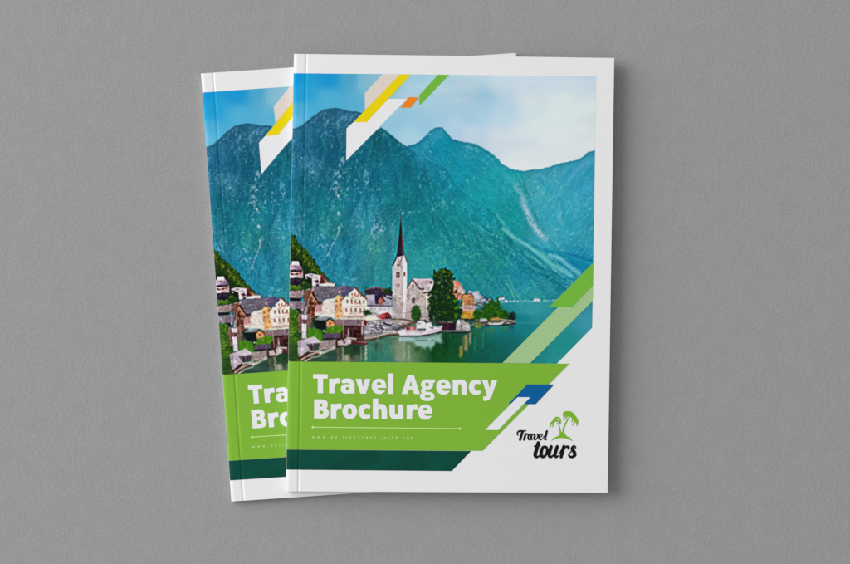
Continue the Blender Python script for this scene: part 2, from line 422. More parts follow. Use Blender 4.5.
# far shore
line([(486, 301.5), (500, 302.2), (520, 301.2), (545, 301), (572, 300.4)], (112, 190, 182), 1.4, .65, .9, .2)
for k in range(46):
    x = 488 + rng.rand() * 80
    y = 299.8 + rng.rand() * 1.8 - (x - 488) * 0.01
    rect(x, y, x + 0.8 + rng.rand() * 1.6, y + 0.7 + rng.rand(), [(150, 190, 205), (60, 130, 140), (190, 205, 215), (20, 105, 125)][k % 4], alpha=.7)
rect(533.5, 298.8, 540, 301.2, (195, 205, 222), alpha=.9)
rect(535, 297.6, 538, 299, (150, 150, 190), alpha=.8)
line([(476, 311.5), (520, 312.2), (545, 311)], (70, 160, 165), 1.0, .5, .9, .3)
line([(515, 322.6), (540, 323)], (90, 175, 175), 0.8, .45, .8)

wd = (np.clip((PY - 333) / 14, 0, 1) * np.clip((545 - PX) / 70, 0, 1))[..., None]
IMG[:] = IMG * (1 - wd * np.array([.24, .13, .24]))
line([(372, 343), (392, 339), (420, 340), (450, 336), (475, 335)], (24, 64, 44), 6, .42, 4, .3)
line([(430, 345), (455, 345)], (4, 56, 26), 16, .5, 8)
line([(300, 360), (330, 356), (360, 352)], (20, 44, 34), 5, .4, 4, .3)
# reflections
for (x, y0, y1, w, c, a) in ((466, 334, 352, 4, (190, 150, 90), .8), (470, 331, 345, 3, (200, 170, 120), .7), (461, 345, 358, 4, (208, 158, 40), .75), (463, 336, 348, 2.5, (150, 120, 60), .5),
                             (478, 327, 340, 8, (40, 96, 50), .6), (490, 327, 334, 12, (60, 112, 46), .6), (505, 326, 332, 12, (70, 110, 60), .55), (512, 325, 330, 8, (20, 60, 66), .6),
                             (483, 330, 350, 1.4, (110, 170, 150), .4), (475, 336, 352, 1.6, (90, 150, 130), .4), (455, 334, 345, 6, (20, 80, 50), .6), (450, 333, 340, 3, (60, 110, 70), .5),
                             (428, 336, 362, 6, (44, 96, 60), .5), (440, 345, 362, 12, (6, 74, 34), .7), (452, 338, 362, 8, (16, 86, 44), .6), (417, 345, 353, 7, (40, 70, 44), .65),
                             (409, 344, 362, 2, (176, 176, 160), .5), (401, 338, 362, 7, (150, 156, 140), .5), (404, 340, 362, 1.6, (190, 200, 190), .5), (397, 342, 362, 5, (160, 150, 136), .4),
                             (376, 341, 351, 4, (46, 66, 50), .75), (381, 342, 352, 2.5, (80, 80, 66), .6), (388, 338, 343, 6, (96, 110, 100), .5), (378, 339, 343, 8, (160, 150, 130), .5),
                             (366, 344, 362, 2.2, (196, 200, 178), .8), (369.5, 345, 362, 2, (90, 140, 130), .6), (361, 345, 362, 1.6, (170, 170, 150), .65), (355, 344, 352, 14, (24, 52, 34), .65),
                             (350, 347, 356, 4, (30, 84, 34), .6), (357, 354, 362, 8, (130, 124, 110), .5), (347, 354, 362, 7, (196, 182, 164), .7), (343, 346, 362, 2, (196, 190, 176), .6),
                             (338, 348, 362, 3, (150, 110, 100), .5), (340.5, 348, 362, 2, (50, 60, 40), .6), (330, 352, 362, 14, (40, 72, 66), .55), (324, 355, 360, 10, (100, 124, 112), .45)):
    sl = win(x - w, y0, x + w, y1)
    jx = (wv[sl] * 3.0)
    a2 = np.clip(1.2 - np.abs(PX[sl] - x + jx) / (w / 2), 0, 1) * np.clip((PY[sl] - y0) / 1.5, 0, 1) * np.clip((y1 - PY[sl]) / 4 + .2, 0, 1)
    blend(sl, a2 * a, c)


# foliage painter: many small leaf-clump strokes inside an outline
def foliage(P, base, lights, n, seed, size=1.2, rough=1.6):
    poly(P, base, rough=rough, soft=.7, grain=10)
    r = random.Random(seed)
    xs = [p[0] for p in P]; ys = [p[1] for p in P]
    x0, x1, y0, y1 = min(xs), max(xs), min(ys), max(ys)
    for k in range(n):
        x, y = r.uniform(x0, x1), r.uniform(y0, y1)
        if poly_sd(P, np.array([x]), np.array([y]))[0] < -0.3:
            continue
        c = lights[r.randrange(len(lights))]
        s = size * r.uniform(.4, 1.05)
        blob(x, y, s * r.uniform(.8, 1.5), s, np.array(c) * .86, r.uniform(.25, .75), .98, 1.6)


# wooded slope at the left
foliage([(284, 228), (289, 231), (292, 233), (296, 239), (301, 245), (307, 251), (313, 258), (318, 265), (322, 271), (326, 277), (334, 286), (310, 292), (284, 294)],
        (34, 74, 18), [(96, 130, 8), (120, 128, 6), (50, 96, 18), (20, 50, 14), (30, 84, 26), (70, 112, 12), (12, 34, 12), (84, 120, 30)], 330, 11, 1.7)
for k in range(40):
    t = k / 39.0
    x = 289 + t * 34; y = 233 + t * 41 + rng.rand() * 5
    blob(x - rng.rand() * 3, y + 2, 1.6, 1.8, [(130, 140, 8), (86, 128, 14), (104, 120, 4)][k % 3], .7, .8, 1.5)

sh = np.clip((poly_sd([(284, 234), (292, 238), (312, 264), (326, 286), (300, 296), (284, 296)], PX, PY) + 3) / 10, 0, 1) * .38
IMG[:] = IMG * (1 - sh[..., None])
# houses, back row to front row ------------------------------------------------
poly([(290, 265.5), (293, 261.5), (298.5, 262), (301, 266), (303, 272), (303, 278), (288, 278)], (188, 172, 186))
rect(292, 261.3, 298.4, 264.4, (240, 232, 232))
poly([(290.5, 266), (300, 265.6), (303, 271), (290, 271)], (140, 118, 150))
rect(289, 270, 302, 272, (66, 44, 60)); rect(292, 267.2, 295, 269, (210, 190, 205), alpha=.6)
rect(289, 272, 302, 277.5, (220, 188, 190)); rect(291, 273.2, 293, 275.2, (110, 60, 60)); rect(296, 273, 298, 275, (120, 66, 70)); rect(299.5, 273, 301, 275, (160, 100, 80))
line([(288, 272.5), (294, 274.5), (303, 272.5)], (120, 60, 60), 1, .7)
poly([(288, 279), (296, 277.5), (303, 281), (304, 284), (300, 286.5), (289, 286)], (44, 36, 62))
line([(289, 282), (296, 279), (304, 283)], (84, 76, 110), .9, .7)
foliage([(288, 285), (297, 286), (306, 280), (307, 287), (300, 290), (288, 290)], (66, 110, 20), [(110, 150, 20), (30, 60, 20)], 30, 5, 1.0)
poly([(305, 274.5), (311, 273.5), (321, 275.5), (324, 281), (312, 281), (306, 279)], (196, 186, 202))
poly([(306, 279), (312, 278), (312, 287), (307, 285)], (26, 30, 34))
rect(312, 279, 320, 286, (232, 220, 230)); poly([(314, 280.5), (318, 279.5), (320, 283), (316, 283.5)], (120, 80, 110)); rect(309, 274.5, 313, 276.5, (90, 110, 90), alpha=.6)
rect(316, 284, 319, 287, (54, 50, 90)); line([(307, 277), (311, 280), (311, 286)], (14, 40, 30), 2, .9)
poly([(321, 274.5), (323, 274), (326, 280), (326, 284), (322, 285), (320, 282)], (112, 50, 60), soft=.8)
poly([(324, 279), (328, 281), (334, 284), (326, 285)], (190, 150, 140), alpha=.8, soft=1)
poly([(319.5, 284), (327, 283.3), (334.5, 283.6), (334.5, 286.6), (320, 286.6)], (232, 228, 236))
rect(342, 283, 346, 286.8, (120, 150, 190), alpha=.5)
poly([(313, 287.3), (320, 285.6), (336, 286.4), (340, 286.6), (340.5, 290), (336.5, 298), (326, 299.2), (322, 301.4), (318, 302.6), (313.4, 292.8)], (118, 114, 136))
for k in range(7):
    line([(316 + k * 3.4, 287.2), (318 + k * 3.2, 299)], (104, 100, 124), .5, .35)
poly([(303, 289), (314, 287), (313, 291.5), (303, 291)], (176, 172, 190))
poly([(287, 291), (303, 290.2), (305, 293), (301, 298.2), (287, 297.6)], (168, 150, 160))
poly([(287, 297.6), (301, 298), (300, 300.8), (287, 300.8)], (30, 26, 34))
poly([(287, 301.2), (306, 301), (305, 309), (303, 316), (300, 313), (297, 308.6), (287, 308.4)], (138, 126, 146))
poly([(296, 308.6), (301, 309), (302, 314), (297, 312.5)], (40, 26, 34))
poly([(303, 291.4), (312, 288.8), (314, 293), (319, 303), (320, 309), (316, 318), (309, 324), (306, 318), (307, 302)], (122, 76, 60), grain=22)
poly([(304, 292), (311, 290), (308, 297), (303, 301)], (124, 92, 88))
for P in ([(312, 293), (308, 301), (307, 311)], [(311.5, 295), (317, 303)], [(313, 300), (315, 307), (316, 312)], [(309, 305), (314, 306)], [(310, 312), (315, 313)]):
    line(P, (214, 160, 136), 1.0, .8)
for P in ([(310, 299), (311, 306)], [(309, 308), (309, 316)], [(313, 308), (313, 314)], [(312, 303), (314, 304)]):
    line(P, (66, 22, 18), 1.3, .8)
line([(312.6, 292.5), (316, 299), (318.5, 303.2), (323, 302)], (42, 22, 30), 1.5, 1)
line([(307, 301), (304.5, 309), (303, 315)], (84, 76, 100), 1.6, .9)
poly([(322, 301.6), (326, 299.4), (334.8, 298), (334.8, 318.5), (330, 317), (315, 315.6), (315.5, 306)], (236, 230, 222), grain=4)
poly([(315.5, 306), (322, 303), (322, 312), (316, 313)], (222, 172, 176))
for (x, y) in ((317, 307), (320, 305.5), (317, 310.5), (320, 309.5)):
    rect(x - .7, y - .8, x + .7, y + .8, (150, 60, 60), alpha=.7)
poly([(317, 302), (323, 301), (322.5, 304), (318, 305)], (70, 36, 50), alpha=.8)
# shaded purple roof, orange house
poly([(339, 287), (345, 285.6), (354, 287.6), (349, 292), (343.5, 297.4), (340.5, 291)], (100, 92, 136))
poly([(334.6, 298), (338, 295), (343, 297), (343.4, 318), (337, 319), (334.6, 321)], (238, 192, 132))
for (x, y) in ((336.5, 301), (340.5, 300), (336.4, 306), (340.3, 305.5), (336.8, 312), (340.8, 311), (338, 316), (335.6, 309)):
    rect(x - .9, y - 1.3, x + .9, y + 1.3, (196, 104, 56), alpha=.8)
line([(340, 291), (341.5, 298)], (196, 120, 110), 1.6, .8)
# hotel with the pointed gable
poly([(341.5, 300.5), (346, 296), (354.8, 288), (356, 288), (367, 300), (367, 315), (349, 315.6), (343, 316.4)], (246, 236, 226), grain=4)
for (y, xs, h, c) in ((294.2, (352.2, 355.2, 358.6), 1.3, (176, 96, 86)), (295.8, (348.0, 360.8), .9, (120, 90, 80)), (301.6, (347.4, 351.8, 355.4, 359.8, 363.8), 1.7, (104, 66, 60)),
                      (310.2, (346.4, 351.2, 355.8, 360.4, 364.2), 1.9, (104, 52, 44))):
    for x in xs:
        rect(x - .75, y - h, x + .75, y + h, c, alpha=.85)
for (x, y) in ((353.5, 297), (357.2, 296), (352, 303.6), (357.6, 303.4), (360.4, 303.8), (351, 313.4), (360.4, 313)):
    rect(x - 1.0, y - .5, x + 1.0, y + .5, (204, 76, 62), alpha=.75)
line([(346, 306.6), (366.5, 306)], (206, 168, 160), .9, .8)
line([(350.5, 299), (361, 298.6)], (214, 190, 150), .7, .7)
line([(341.5, 300.4), (346, 296), (354.8, 288.2)], (120, 110, 146), .9, .8)
line([(355.6, 288), (361, 293.6), (368.4, 300.4)], (136, 78, 66), 1.6, 1)
line([(357, 290), (362, 295.4), (366, 299)], (70, 40, 40), .7, .7)
poly([(341.5, 316.2), (366, 315.2), (375, 316.2), (375, 317.6), (341, 318)], (206, 170, 160))
line([(340, 318.4), (352, 318.8), (370, 318.2), (376, 318.6)], (236, 226, 206), 1.5, .95)
# slate roofs behind
poly([(364.5, 290.6), (371, 288.2), (374, 286.8), (380, 287.4), (386, 289), (392.5, 291.6), (392.5, 297.4), (388, 296.6), (366, 294.4)], (62, 54, 84), grain=12)
line([(366, 289.6), (374, 287.2), (382, 288.4)], (120, 100, 132), 1.1, .8, .5, .15)
rect(373, 286.2, 374.4, 289, (150, 130, 160), alpha=.8); rect(381.5, 288, 385, 291.4, (110, 120, 90), alpha=.7)
poly([(366, 295), (375, 294.4), (391.8, 296.2), (391.8, 306), (367.5, 305.4), (367, 300)], (172, 168, 194), grain=7)
poly([(374.5, 294), (381.5, 294), (383.5, 297), (381.5, 304.6), (375.2, 304)], (50, 44, 78))
poly([(378.4, 300), (381, 297.4), (384, 300.4), (383, 304.6), (378.4, 304.4)], (176, 104, 96))
line([(381.6, 296.4), (385, 301.4)], (80, 34, 46), 1.3, 1)
line([(384, 295.6), (388, 298), (392, 299)], (28, 40, 60), 1.5, .8)
line([(367.6, 305.6), (391.6, 306.2)], (58, 50, 78), 1.2, 1)
rect(366.6, 306.4, 391.6, 317, (218, 218, 226), grain=5)
for x in (371, 375.6, 380.2, 385, 389):
    rect(x - .6, 308, x + .6, 310.4, (160, 170, 190), alpha=.7)
line([(370, 312), (376, 313.5), (378, 316)], (90, 120, 90), 1.3, .5)
poly([(375.5, 317), (380, 314.4), (385, 312.8), (388.6, 312.2), (391, 315), (391.4, 319), (378, 322)], (196, 60, 78))
poly([(385.6, 314), (388, 312.4), (391.4, 316), (391.4, 319), (386, 319.4)], (70, 26, 34)); line([(378, 317), (384, 315.6)], (230, 150, 160), 1.2, .8)
rect(386.6, 314.6, 388, 317, (210, 70, 80)); rect(389.3, 314.6, 390.3, 318, (170, 90, 80))
poly([(362, 318), (370, 316.4), (376.6, 317), (382, 319.2), (376, 321), (364, 321)], (238, 230, 210), grain=3)
# quay with parked cars
poly([(364, 320.6), (392, 318.6), (408, 320), (408, 331.6), (386, 333), (364, 338)], (150, 146, 158), grain=16)
r = random.Random(8)
for k in range(64):
    x, y = r.uniform(364, 406), r.uniform(320.5, 332.6)
    if y > 337.5 - (x - 364) * .2:
        continue
    c = [(226, 232, 244), (40, 44, 74), (196, 206, 226), (70, 84, 110), (240, 236, 240), (112, 120, 146), (24, 26, 44), (178, 150, 156)][r.randrange(8)]
    ln = r.uniform(1.0, 2.8)
    line([(x, y), (x + ln, y + ln * r.choice((.6, .5, -.3, .75)))], c, r.uniform(.6, 1.5), .85)
for (x, y) in ((380, 323.6), (389, 322.2), (397, 322.4), (369, 325), (375.6, 325.6), (382.6, 328), (403.5, 329.4), (392, 331.2), (372, 328.5), (378, 331), (386, 327), (392.5, 325), (396, 330), (368, 331.8), (386.6, 331), (400, 326), (402, 321.6)):
    poly([(x - 3.2, y), (x - 1.6, y - 1.7), (x + 1.4, y - 1.7), (x + 3, y - .2), (x + 3, y + 1), (x - 3, y + 1)], (228, 226, 238), alpha=.85)
    rect(x - 1.4, y - 1.3, x + 1.3, y - .3, (50, 58, 88), alpha=.9)
line([(384, 323.5), (391, 325.6)], (30, 28, 50), 1.6, .9); line([(380.5, 327.8), (384, 329.4)], (50, 20, 46), 1.5, .9); line([(393, 328.8), (397, 330)], (24, 26, 40), 1.6, .8)
line([(364, 338.4), (375, 337), (385, 333.8), (400, 332.4)], (206, 186, 180), 1.6, .95)
line([(364, 340), (376, 338), (386, 335), (400, 333.8)], (118, 84, 70), 1.3, .95)
line([(366, 341.2), (378, 339), (388, 335.6), (400, 334.4)], (48, 52, 42), 1.1, .85)

# church --------------------------------------------------------------------
poly([(405, 291), (412.5, 279.2), (430.5, 278.6), (435, 282), (433, 293), (433, 316), (405, 318)], (190, 180, 188), grain=6)
poly([(413, 278.6), (430, 279), (434.4, 282.4), (430.5, 289.4), (426, 289.6), (420.6, 289.2)], (202, 186, 200), grain=12)
poly([(405, 291), (412.6, 279.6), (420.4, 289.6), (425, 291), (425, 317), (405, 318)], (194, 183, 186), grain=8)
rect(425, 294, 430, 312, (228, 222, 208)); line([(425.4, 297), (425.4, 312)], (140, 130, 120), .8, .8)
line([(404.6, 291.6), (412.4, 279.4)], (92, 72, 94), 1.2, 1); line([(412.6, 279.4), (419.6, 288.8), (423.6, 289.2)], (92, 64, 88), 1.3, 1)
line([(423.5, 292.8), (431, 292.6)], (60, 60, 60), 1.2, .9); line([(415, 291.6), (423, 293)], (168, 156, 170), .8, .7)
rect(411.6, 298.6, 415.0, 303.4, (112, 94, 112)); rect(412.2, 284.4, 413.8, 288, (126, 104, 122)); blob(413.3, 298.6, 1.6, 1.4, (112, 94, 112), 1, .1, 3)
poly([(405, 316.5), (431, 316), (431, 323), (392, 323), (392, 317)], (194, 178, 176)); line([(391.6, 319), (404, 319.6), (413, 321)], (70, 84, 62), 1.4, .9)
line([(392, 312.6), (410, 312.4)], (176, 164, 170), .9, .8)
# tower
poly([(392.8, 265), (397.2, 256.5), (402.6, 255.6), (402.8, 318), (392.6, 318)], (194, 182, 184), grain=16)
poly([(402.4, 255.4), (404.8, 255.6), (406.9, 262), (406.8, 292), (405, 318), (402.4, 318)], (232, 228, 234), grain=5)
rect(396.2, 272, 399.8, 277.8, (108, 80, 88)); line([(398, 272), (398, 277.8)], (176, 150, 150), .5, .6); rect(403.6, 272.2, 405.4, 276, (126, 86, 106)); line([(396, 275), (400, 275)], (190, 170, 170), .4, .6)
blob(397.8, 265, 1.5, 1.5, (120, 112, 126), .85, .3, 3); rect(395.6, 283.6, 400, 287.4, (150, 118, 122), alpha=.55)
for (x, y) in ((395, 291), (399, 295), (396, 301), (400, 304), (397, 309), (394, 285)):
    blob(x, y, 1.6, 1.3, (176, 150, 150), .5, 1.0, 1.6)
line([(402.5, 262), (402.5, 317)], (176, 160, 168), .8, .8); rect(395.4, 309, 398, 313.4, (156, 160, 160), alpha=.6)
line([(392.6, 313), (405, 313)], (150, 136, 140), .8, .6); line([(392.8, 267), (392.6, 316)], (236, 230, 236), .8, .6)
line([(393, 265.4), (396.6, 257.4), (397.6, 253)], (52, 44, 66), 1.3, 1); line([(399.2, 266), (402.3, 256.6)], (110, 90, 100), .9, .8)
line([(404.4, 255), (406.9, 262.6)], (120, 86, 96), 1.0, .95); line([(397.5, 257), (401, 266.5), (402.4, 268)], (120, 100, 108), .8, .8)
poly([(400.8, 218.6), (401.5, 224), (402.4, 236), (404.4, 254.6), (402, 256), (398.4, 256.8), (396.6, 256), (398.2, 243), (399.8, 226)], (34, 30, 46), grain=6, soft=.5)
poly([(401.4, 232), (402.2, 236), (404.3, 254.4), (402.2, 255.6)], (96, 68, 80), alpha=.8)
line([(400.7, 215.5), (400.8, 222)], (70, 80, 100), .7, .8)

for (P, n, sd) in (([(300, 284), (308, 282), (312, 288), (304, 291)], 12, 61), ([(296, 322), (302, 318), (303, 332), (298, 340)], 20, 62), ([(312, 318), (318, 316), (319, 322), (313, 326)], 10, 63),
                   ([(362, 312), (368, 309), (372, 314), (366, 316)], 8, 64), ([(383, 289), (390, 288), (393, 293), (386, 294)], 8, 65), ([(320, 330), (328, 328), (330, 335), (321, 337)], 14, 66)):
    foliage(P, (30, 60, 20), [(80, 130, 30), (40, 84, 20), (18, 40, 16)], n, sd, 1.0, 1.2)
# right-hand village
poly([(452, 281), (455, 280.6), (457, 284), (461, 284.6), (463.4, 289.6), (464.6, 290), (464.6, 299), (452, 300)], (196, 146, 120), grain=30)
poly([(453, 281), (457, 280.4), (461.6, 285), (460, 286.4), (456, 284)], (196, 120, 96))
line([(453, 288), (457, 290), (463.5, 293)], (244, 206, 190), 1.4, .8); poly([(459, 286), (463, 290), (464, 295), (460, 291)], (190, 176, 200), alpha=.8)
for (x, y) in ((455, 293), (458, 295), (461, 296.6), (456, 298)):
    rect(x - .7, y - .8, x + .7, y + .8, (180, 90, 60), alpha=.7)
poly([(468, 294), (469, 290.4), (472, 291.4), (478.6, 291), (479.6, 294), (483, 297), (483, 306), (473, 304)], (150, 172, 192), grain=24); poly([(470, 294), (477, 293), (481, 299), (474, 300)], (196, 206, 222), alpha=.7)
poly([(462, 296.4), (463.4, 294.4), (471.6, 294.2), (473.8, 298.6), (474.6, 305), (462.4, 305.6)], (206, 144, 98), grain=28); line([(462, 296.2), (463.6, 294.2), (471.8, 294), (474, 298.6)], (116, 50, 70), .9, .8)
line([(464, 300.4), (473, 301.4)], (214, 110, 80), .8, .7)
poly([(462, 305), (475, 305), (475, 312), (461.6, 312)], (216, 184, 182), grain=8); line([(464, 308), (473, 308.4)], (170, 96, 100), 1.0, .8)
poly([(463, 311.6), (473, 311.2), (474, 318.6), (460, 318.4)], (220, 168, 56), grain=16)
for x in (464, 467, 470, 473):
    line([(x, 313), (x - .4, 317)], (180, 110, 40), .6, .7)
line([(465, 311), (466, 314)], (120, 60, 40), .8, .6)
line([(460, 319.8), (477, 319.4)], (60, 44, 50), 1.8, .9)
for (x, y) in ((484, 300), (487, 302), (490, 300), (495, 303), (500, 299), (503, 298.5), (506, 301)):
    rect(x - 1.4, y - 1.2, x + 1.4, y + 1.2, (214, 214, 222), alpha=.8)
    rect(x - 1.4, y - 2.0, x + 1.4, y - 1.1, (130, 96, 110), alpha=.8)
line([(474, 305), (480, 302), (484, 305), (482, 309)], (90, 50, 60), 1.3, .6)
foliage([(473, 313), (476, 309.5), (481, 310), (484, 305), (488, 303), (491, 296.5), (493.5, 301), (496, 302), (498, 297), (500, 303), (501, 309), (506, 310), (509, 314), (510, 320), (474, 321)],
        (30, 82, 18), [(70, 136, 14), (96, 158, 26), (20, 56, 16), (44, 104, 18), (130, 168, 50), (14, 44, 26)], 170, 21, 1.3)
foliage([(508, 318), (509.5, 313.6), (512.5, 312), (515, 313), (516, 318), (515.6, 321), (508, 321)], (22, 48, 46), [(14, 34, 40), (46, 76, 60)], 16, 23, 1.0)
poly([(490, 318.6), (497, 317), (503, 319), (503, 321.6), (490, 321.6)], (218, 170, 96), alpha=.9, soft=.8)
# shoreline clutter
poly([(474, 320), (516, 320), (516, 324.6), (474, 325.6)], (96, 98, 92), grain=22)
for k in range(70):
    x, y = r.uniform(455, 515), r.uniform(319.6, 324.6)
    c = [(226, 226, 236), (120, 110, 130), (56, 60, 60), (176, 150, 140), (30, 40, 44), (160, 170, 80)][r.randrange(6)]
    line([(x, y), (x + r.uniform(.6, 2.4), y + r.uniform(-.3, .5))], c, r.uniform(.6, 1.2), .85)
poly([(488, 323.4), (497, 323), (504, 321.6), (502, 324.4), (490, 324.8)], (226, 230, 240)); rect(480, 318.4, 486, 321.4, (206, 206, 224), alpha=.8)
line([(486, 325.4), (500, 325.6), (516, 323.6)], (30, 40, 44), 1.2, .95); line([(503, 319.6), (510, 320.6), (515, 321.8)], (196, 190, 196), 1.1, .9)
# boathouse and pontoons beside the tree
poly([(436.5, 321), (452, 320.6), (456, 323), (455, 331), (442, 331), (440, 325)], (54, 34, 54), grain=8)
poly([(436.5, 321.4), (440, 320.4), (453, 321), (454, 323), (438, 323)], (134, 118, 130))
line([(447.5, 323), (447.5, 330)], (96, 80, 110), .7, .7); line([(444, 326), (446, 330)], (120, 60, 70), 1.2, .6)
line([(441, 330.8), (456, 331), (470, 330.6)], (158, 140, 160), 1.5, .95)
poly([(456, 323.5), (462, 321), (470, 324), (470, 330), (456, 330)], (186, 182, 186), grain=20); rect(457, 319.6, 460, 323.4, (236, 230, 224)); rect(463, 325.4, 469, 327, (226, 226, 236))
line([(452, 332.4), (462, 332.6), (470, 332)], (20, 30, 30), 1.4, .95); line([(461, 324), (461, 330)], (90, 90, 70), .9, .8)
foliage([(474, 325), (477, 322), (481, 324), (482, 328), (476, 328.6)], (110, 126, 60), [(160, 170, 80), (70, 90, 50)], 12, 31, .8)

# trees at the church
foliage([(411.6, 318), (411, 312), (413, 307), (416, 304.6), (419, 306), (421, 310), (421.4, 317), (419, 321), (414, 321.4)], (34, 76, 28), [(56, 104, 40), (20, 50, 18), (76, 120, 50)], 46, 41, 1.1, 1.0)
line([(416.4, 320), (416.4, 323)], (60, 50, 40), 1.0, .9)
foliage([(441, 268.4), (446, 268.6), (450, 272), (452.6, 275), (452, 281), (454.6, 286), (453.4, 292), (456, 298), (459, 303), (461.6, 309), (461, 317), (458, 320.5),
         (448, 321.4), (436, 321), (429, 320.4), (427.4, 313), (429.4, 306), (427.4, 301), (430.6, 296), (430.6, 290), (433.6, 285), (432.4, 277), (436, 273)],
        (16, 46, 22), [(64, 112, 22), (42, 92, 40), (10, 34, 14), (30, 72, 30), (92, 136, 30), (12, 40, 20), (50, 84, 44)], 330, 43, 1.6, 3.0)
for (x, y, c) in ((450, 273, (110, 148, 30)), (445, 271, (70, 118, 24)), (434, 276, (90, 110, 50)), (452, 285, (96, 150, 20)), (455, 301, (70, 150, 20)), (458, 308, (84, 160, 30)), (457, 315, (60, 130, 24)),
                  (438, 282, (110, 130, 120)), (443, 280, (70, 100, 80)), (440, 292, (56, 96, 64)), (436, 297, (60, 84, 84)), (452, 305, (30, 110, 20))):
    blob(x, y, 2.8, 2.4, c, .85, 1.0, 1.6)
for (x, y, q) in ((429.5, 294, 1.6), (431.5, 283, 1.4), (428.4, 309, 1.5), (453.6, 279, 1.3), (455.6, 291, 1.4), (434.6, 271.5, 1.3)):
    blob(x, y, q * 1.3, q * 1.5, (26, 58, 30), .95, .9, 2.0)
for (x, y, q, c) in ((442, 286, 1.2, (90, 120, 110)), (437, 290, 1.0, (120, 140, 130)), (446, 281, 1.0, (60, 110, 110)), (432, 301, 1.1, (170, 165, 160)), (430, 311, 1.2, (160, 155, 150)), (450, 290, 1.0, (150, 120, 90))):
    blob(x, y, q, q, c, .7, 1.1, 2.0)
line([(434, 300), (434.6, 308)], (14, 26, 16), 1.4, .6); line([(433.6, 316), (434, 323)], (190, 184, 176), 1.0, .6); line([(427, 313), (430, 308)], (180, 175, 165), 1.6, .5)

line([(398, 328.6), (408, 324.6), (416, 321.5), (432, 321), (442, 323.6)], (58, 62, 60), 3.2, .7, 1.4)
# ferry -----------------------------------------------------------------------
poly([(398, 331.4), (402, 330.2), (415, 329.8), (417, 325.4), (430, 325), (436, 326.2), (442.6, 325.4), (441, 331), (432, 333.6), (418, 335.4), (400, 335.8)], (232, 230, 240), grain=4)
poly([(405.5, 327.4), (411, 326.4), (416.4, 327), (416, 330), (405.6, 330)], (190, 112, 116)); line([(402, 325), (410, 322.6), (416, 324)], (176, 120, 100), 1.3, .7)
rect(407, 327.6, 409, 329.6, (90, 40, 50)); rect(411, 327.6, 412.6, 329.6, (226, 180, 170))
poly([(416, 325.6), (417, 321), (422, 320.8), (425, 322.6), (431, 322.6), (432, 326)], (224, 226, 240)); rect(418, 322.6, 421, 324.4, (150, 160, 180), alpha=.8)
line([(425, 320), (426.4, 322.8)], (40, 50, 70), 1.6, .9); line([(421, 319), (424.6, 318.4), (429, 320.4)], (220, 220, 230), 1.0, .8)
rect(416.8, 328.4, 425.6, 330.4, (52, 66, 78)); line([(417, 329.4), (425.6, 329.2)], (110, 140, 150), .4, .7)
for x in (419, 421.4, 423.6):
    line([(x, 328.3), (x, 330.5)], (200, 206, 216), .4, .8)
line([(430, 327.4), (433, 328.6), (433, 325.6)], (70, 76, 90), 1.0, .8); line([(434, 327), (440, 326.8)], (120, 130, 150), .8, .8)
line([(404, 331.2), (416, 332), (430, 331.4), (441, 329)], (206, 176, 196), .7, .8)
line([(400, 336), (418, 336), (432, 334), (441, 331.6)], (70, 38, 66), 1.1, .95)
# ferry mirrored in the water
poly([(399, 338), (420, 337.6), (441, 334), (442.4, 342.6), (440, 343.6), (436, 341.6), (434, 346), (431, 350), (428, 346), (425, 349), (422, 346.6), (416, 346), (414, 341.6), (399, 341)],
     (172, 208, 204), alpha=.8, rough=1.2, soft=1.6, grain=14)
line([(416, 340.4), (427, 340.2)], (60, 92, 92), 1.4, .75, .8); line([(402, 338.6), (440, 336.4)], (96, 130, 140), 1.0, .5, .7); line([(431, 341), (434, 340)], (50, 90, 80), 1.2, .6)
line([(400, 338), (412, 338.6)], (180, 196, 214), 1.3, .7)

# near left foreground ----------------------------------------------------------
foliage([(287, 308), (296, 308.6), (299, 312), (300, 320), (299, 327), (299, 345), (299, 357), (300, 362), (287, 362)], (54, 96, 18),
        [(104, 156, 30), (140, 184, 60), (28, 60, 14), (80, 136, 20), (20, 46, 20), (160, 190, 90)], 260, 51, 1.3)
poly([(289, 344), (298, 344), (299, 360), (290, 362), (287, 356)], (20, 46, 26), alpha=.7, rough=1.5, soft=1.5)
for k in range(7):
    line([(289.5 + k * 1.5, 346), (290 + k * 1.4, 359)], (70, 112, 50), .5, .6)
poly([(298, 316), (302, 314), (311, 314), (311, 326), (307, 331), (299, 333)], (158, 120, 122), grain=18)
for k in range(6):
    line([(299 + k * 2, 317), (299 + k * 2, 330)], (92, 54, 60), .8, .6)
poly([(316, 317.6), (330, 317), (331, 319), (328, 320.6), (315, 320)], (150, 158, 168)); poly([(313, 320), (327, 320.4), (326.4, 329.4), (316, 329.6)], (16, 42, 44), grain=8)
poly([(326.4, 322), (329, 319), (334.4, 322), (334.6, 327), (326.6, 327)], (236, 176, 118)); line([(326.6, 321), (330, 318), (335.4, 322.4)], (44, 26, 30), 1.4, 1); rect(329, 322.4, 331, 325, (150, 76, 50)); rect(332.4, 322, 333.8, 323.6, (214, 110, 60))
foliage([(326, 328), (331, 326.4), (337, 325), (343, 326), (343, 333), (325, 333.6)], (74, 130, 16), [(110, 170, 30), (50, 100, 16), (140, 190, 50)], 60, 53, 1.2)
foliage([(306.5, 329), (311, 326.6), (316, 329), (321, 330), (323, 336), (322.6, 341), (312, 341), (306, 338)], (64, 130, 20), [(110, 176, 30), (50, 100, 20), (150, 200, 60), (90, 150, 40)], 80, 55, 1.2)
blob(323.8, 331, 1.3, 1.3, (230, 236, 226), .9, .3, 2)
rect(301.8, 315, 307.2, 319.6, (234, 230, 240)); poly([(301.8, 319.4), (306.8, 319.6), (307, 324), (302, 324)], (120, 84, 88))
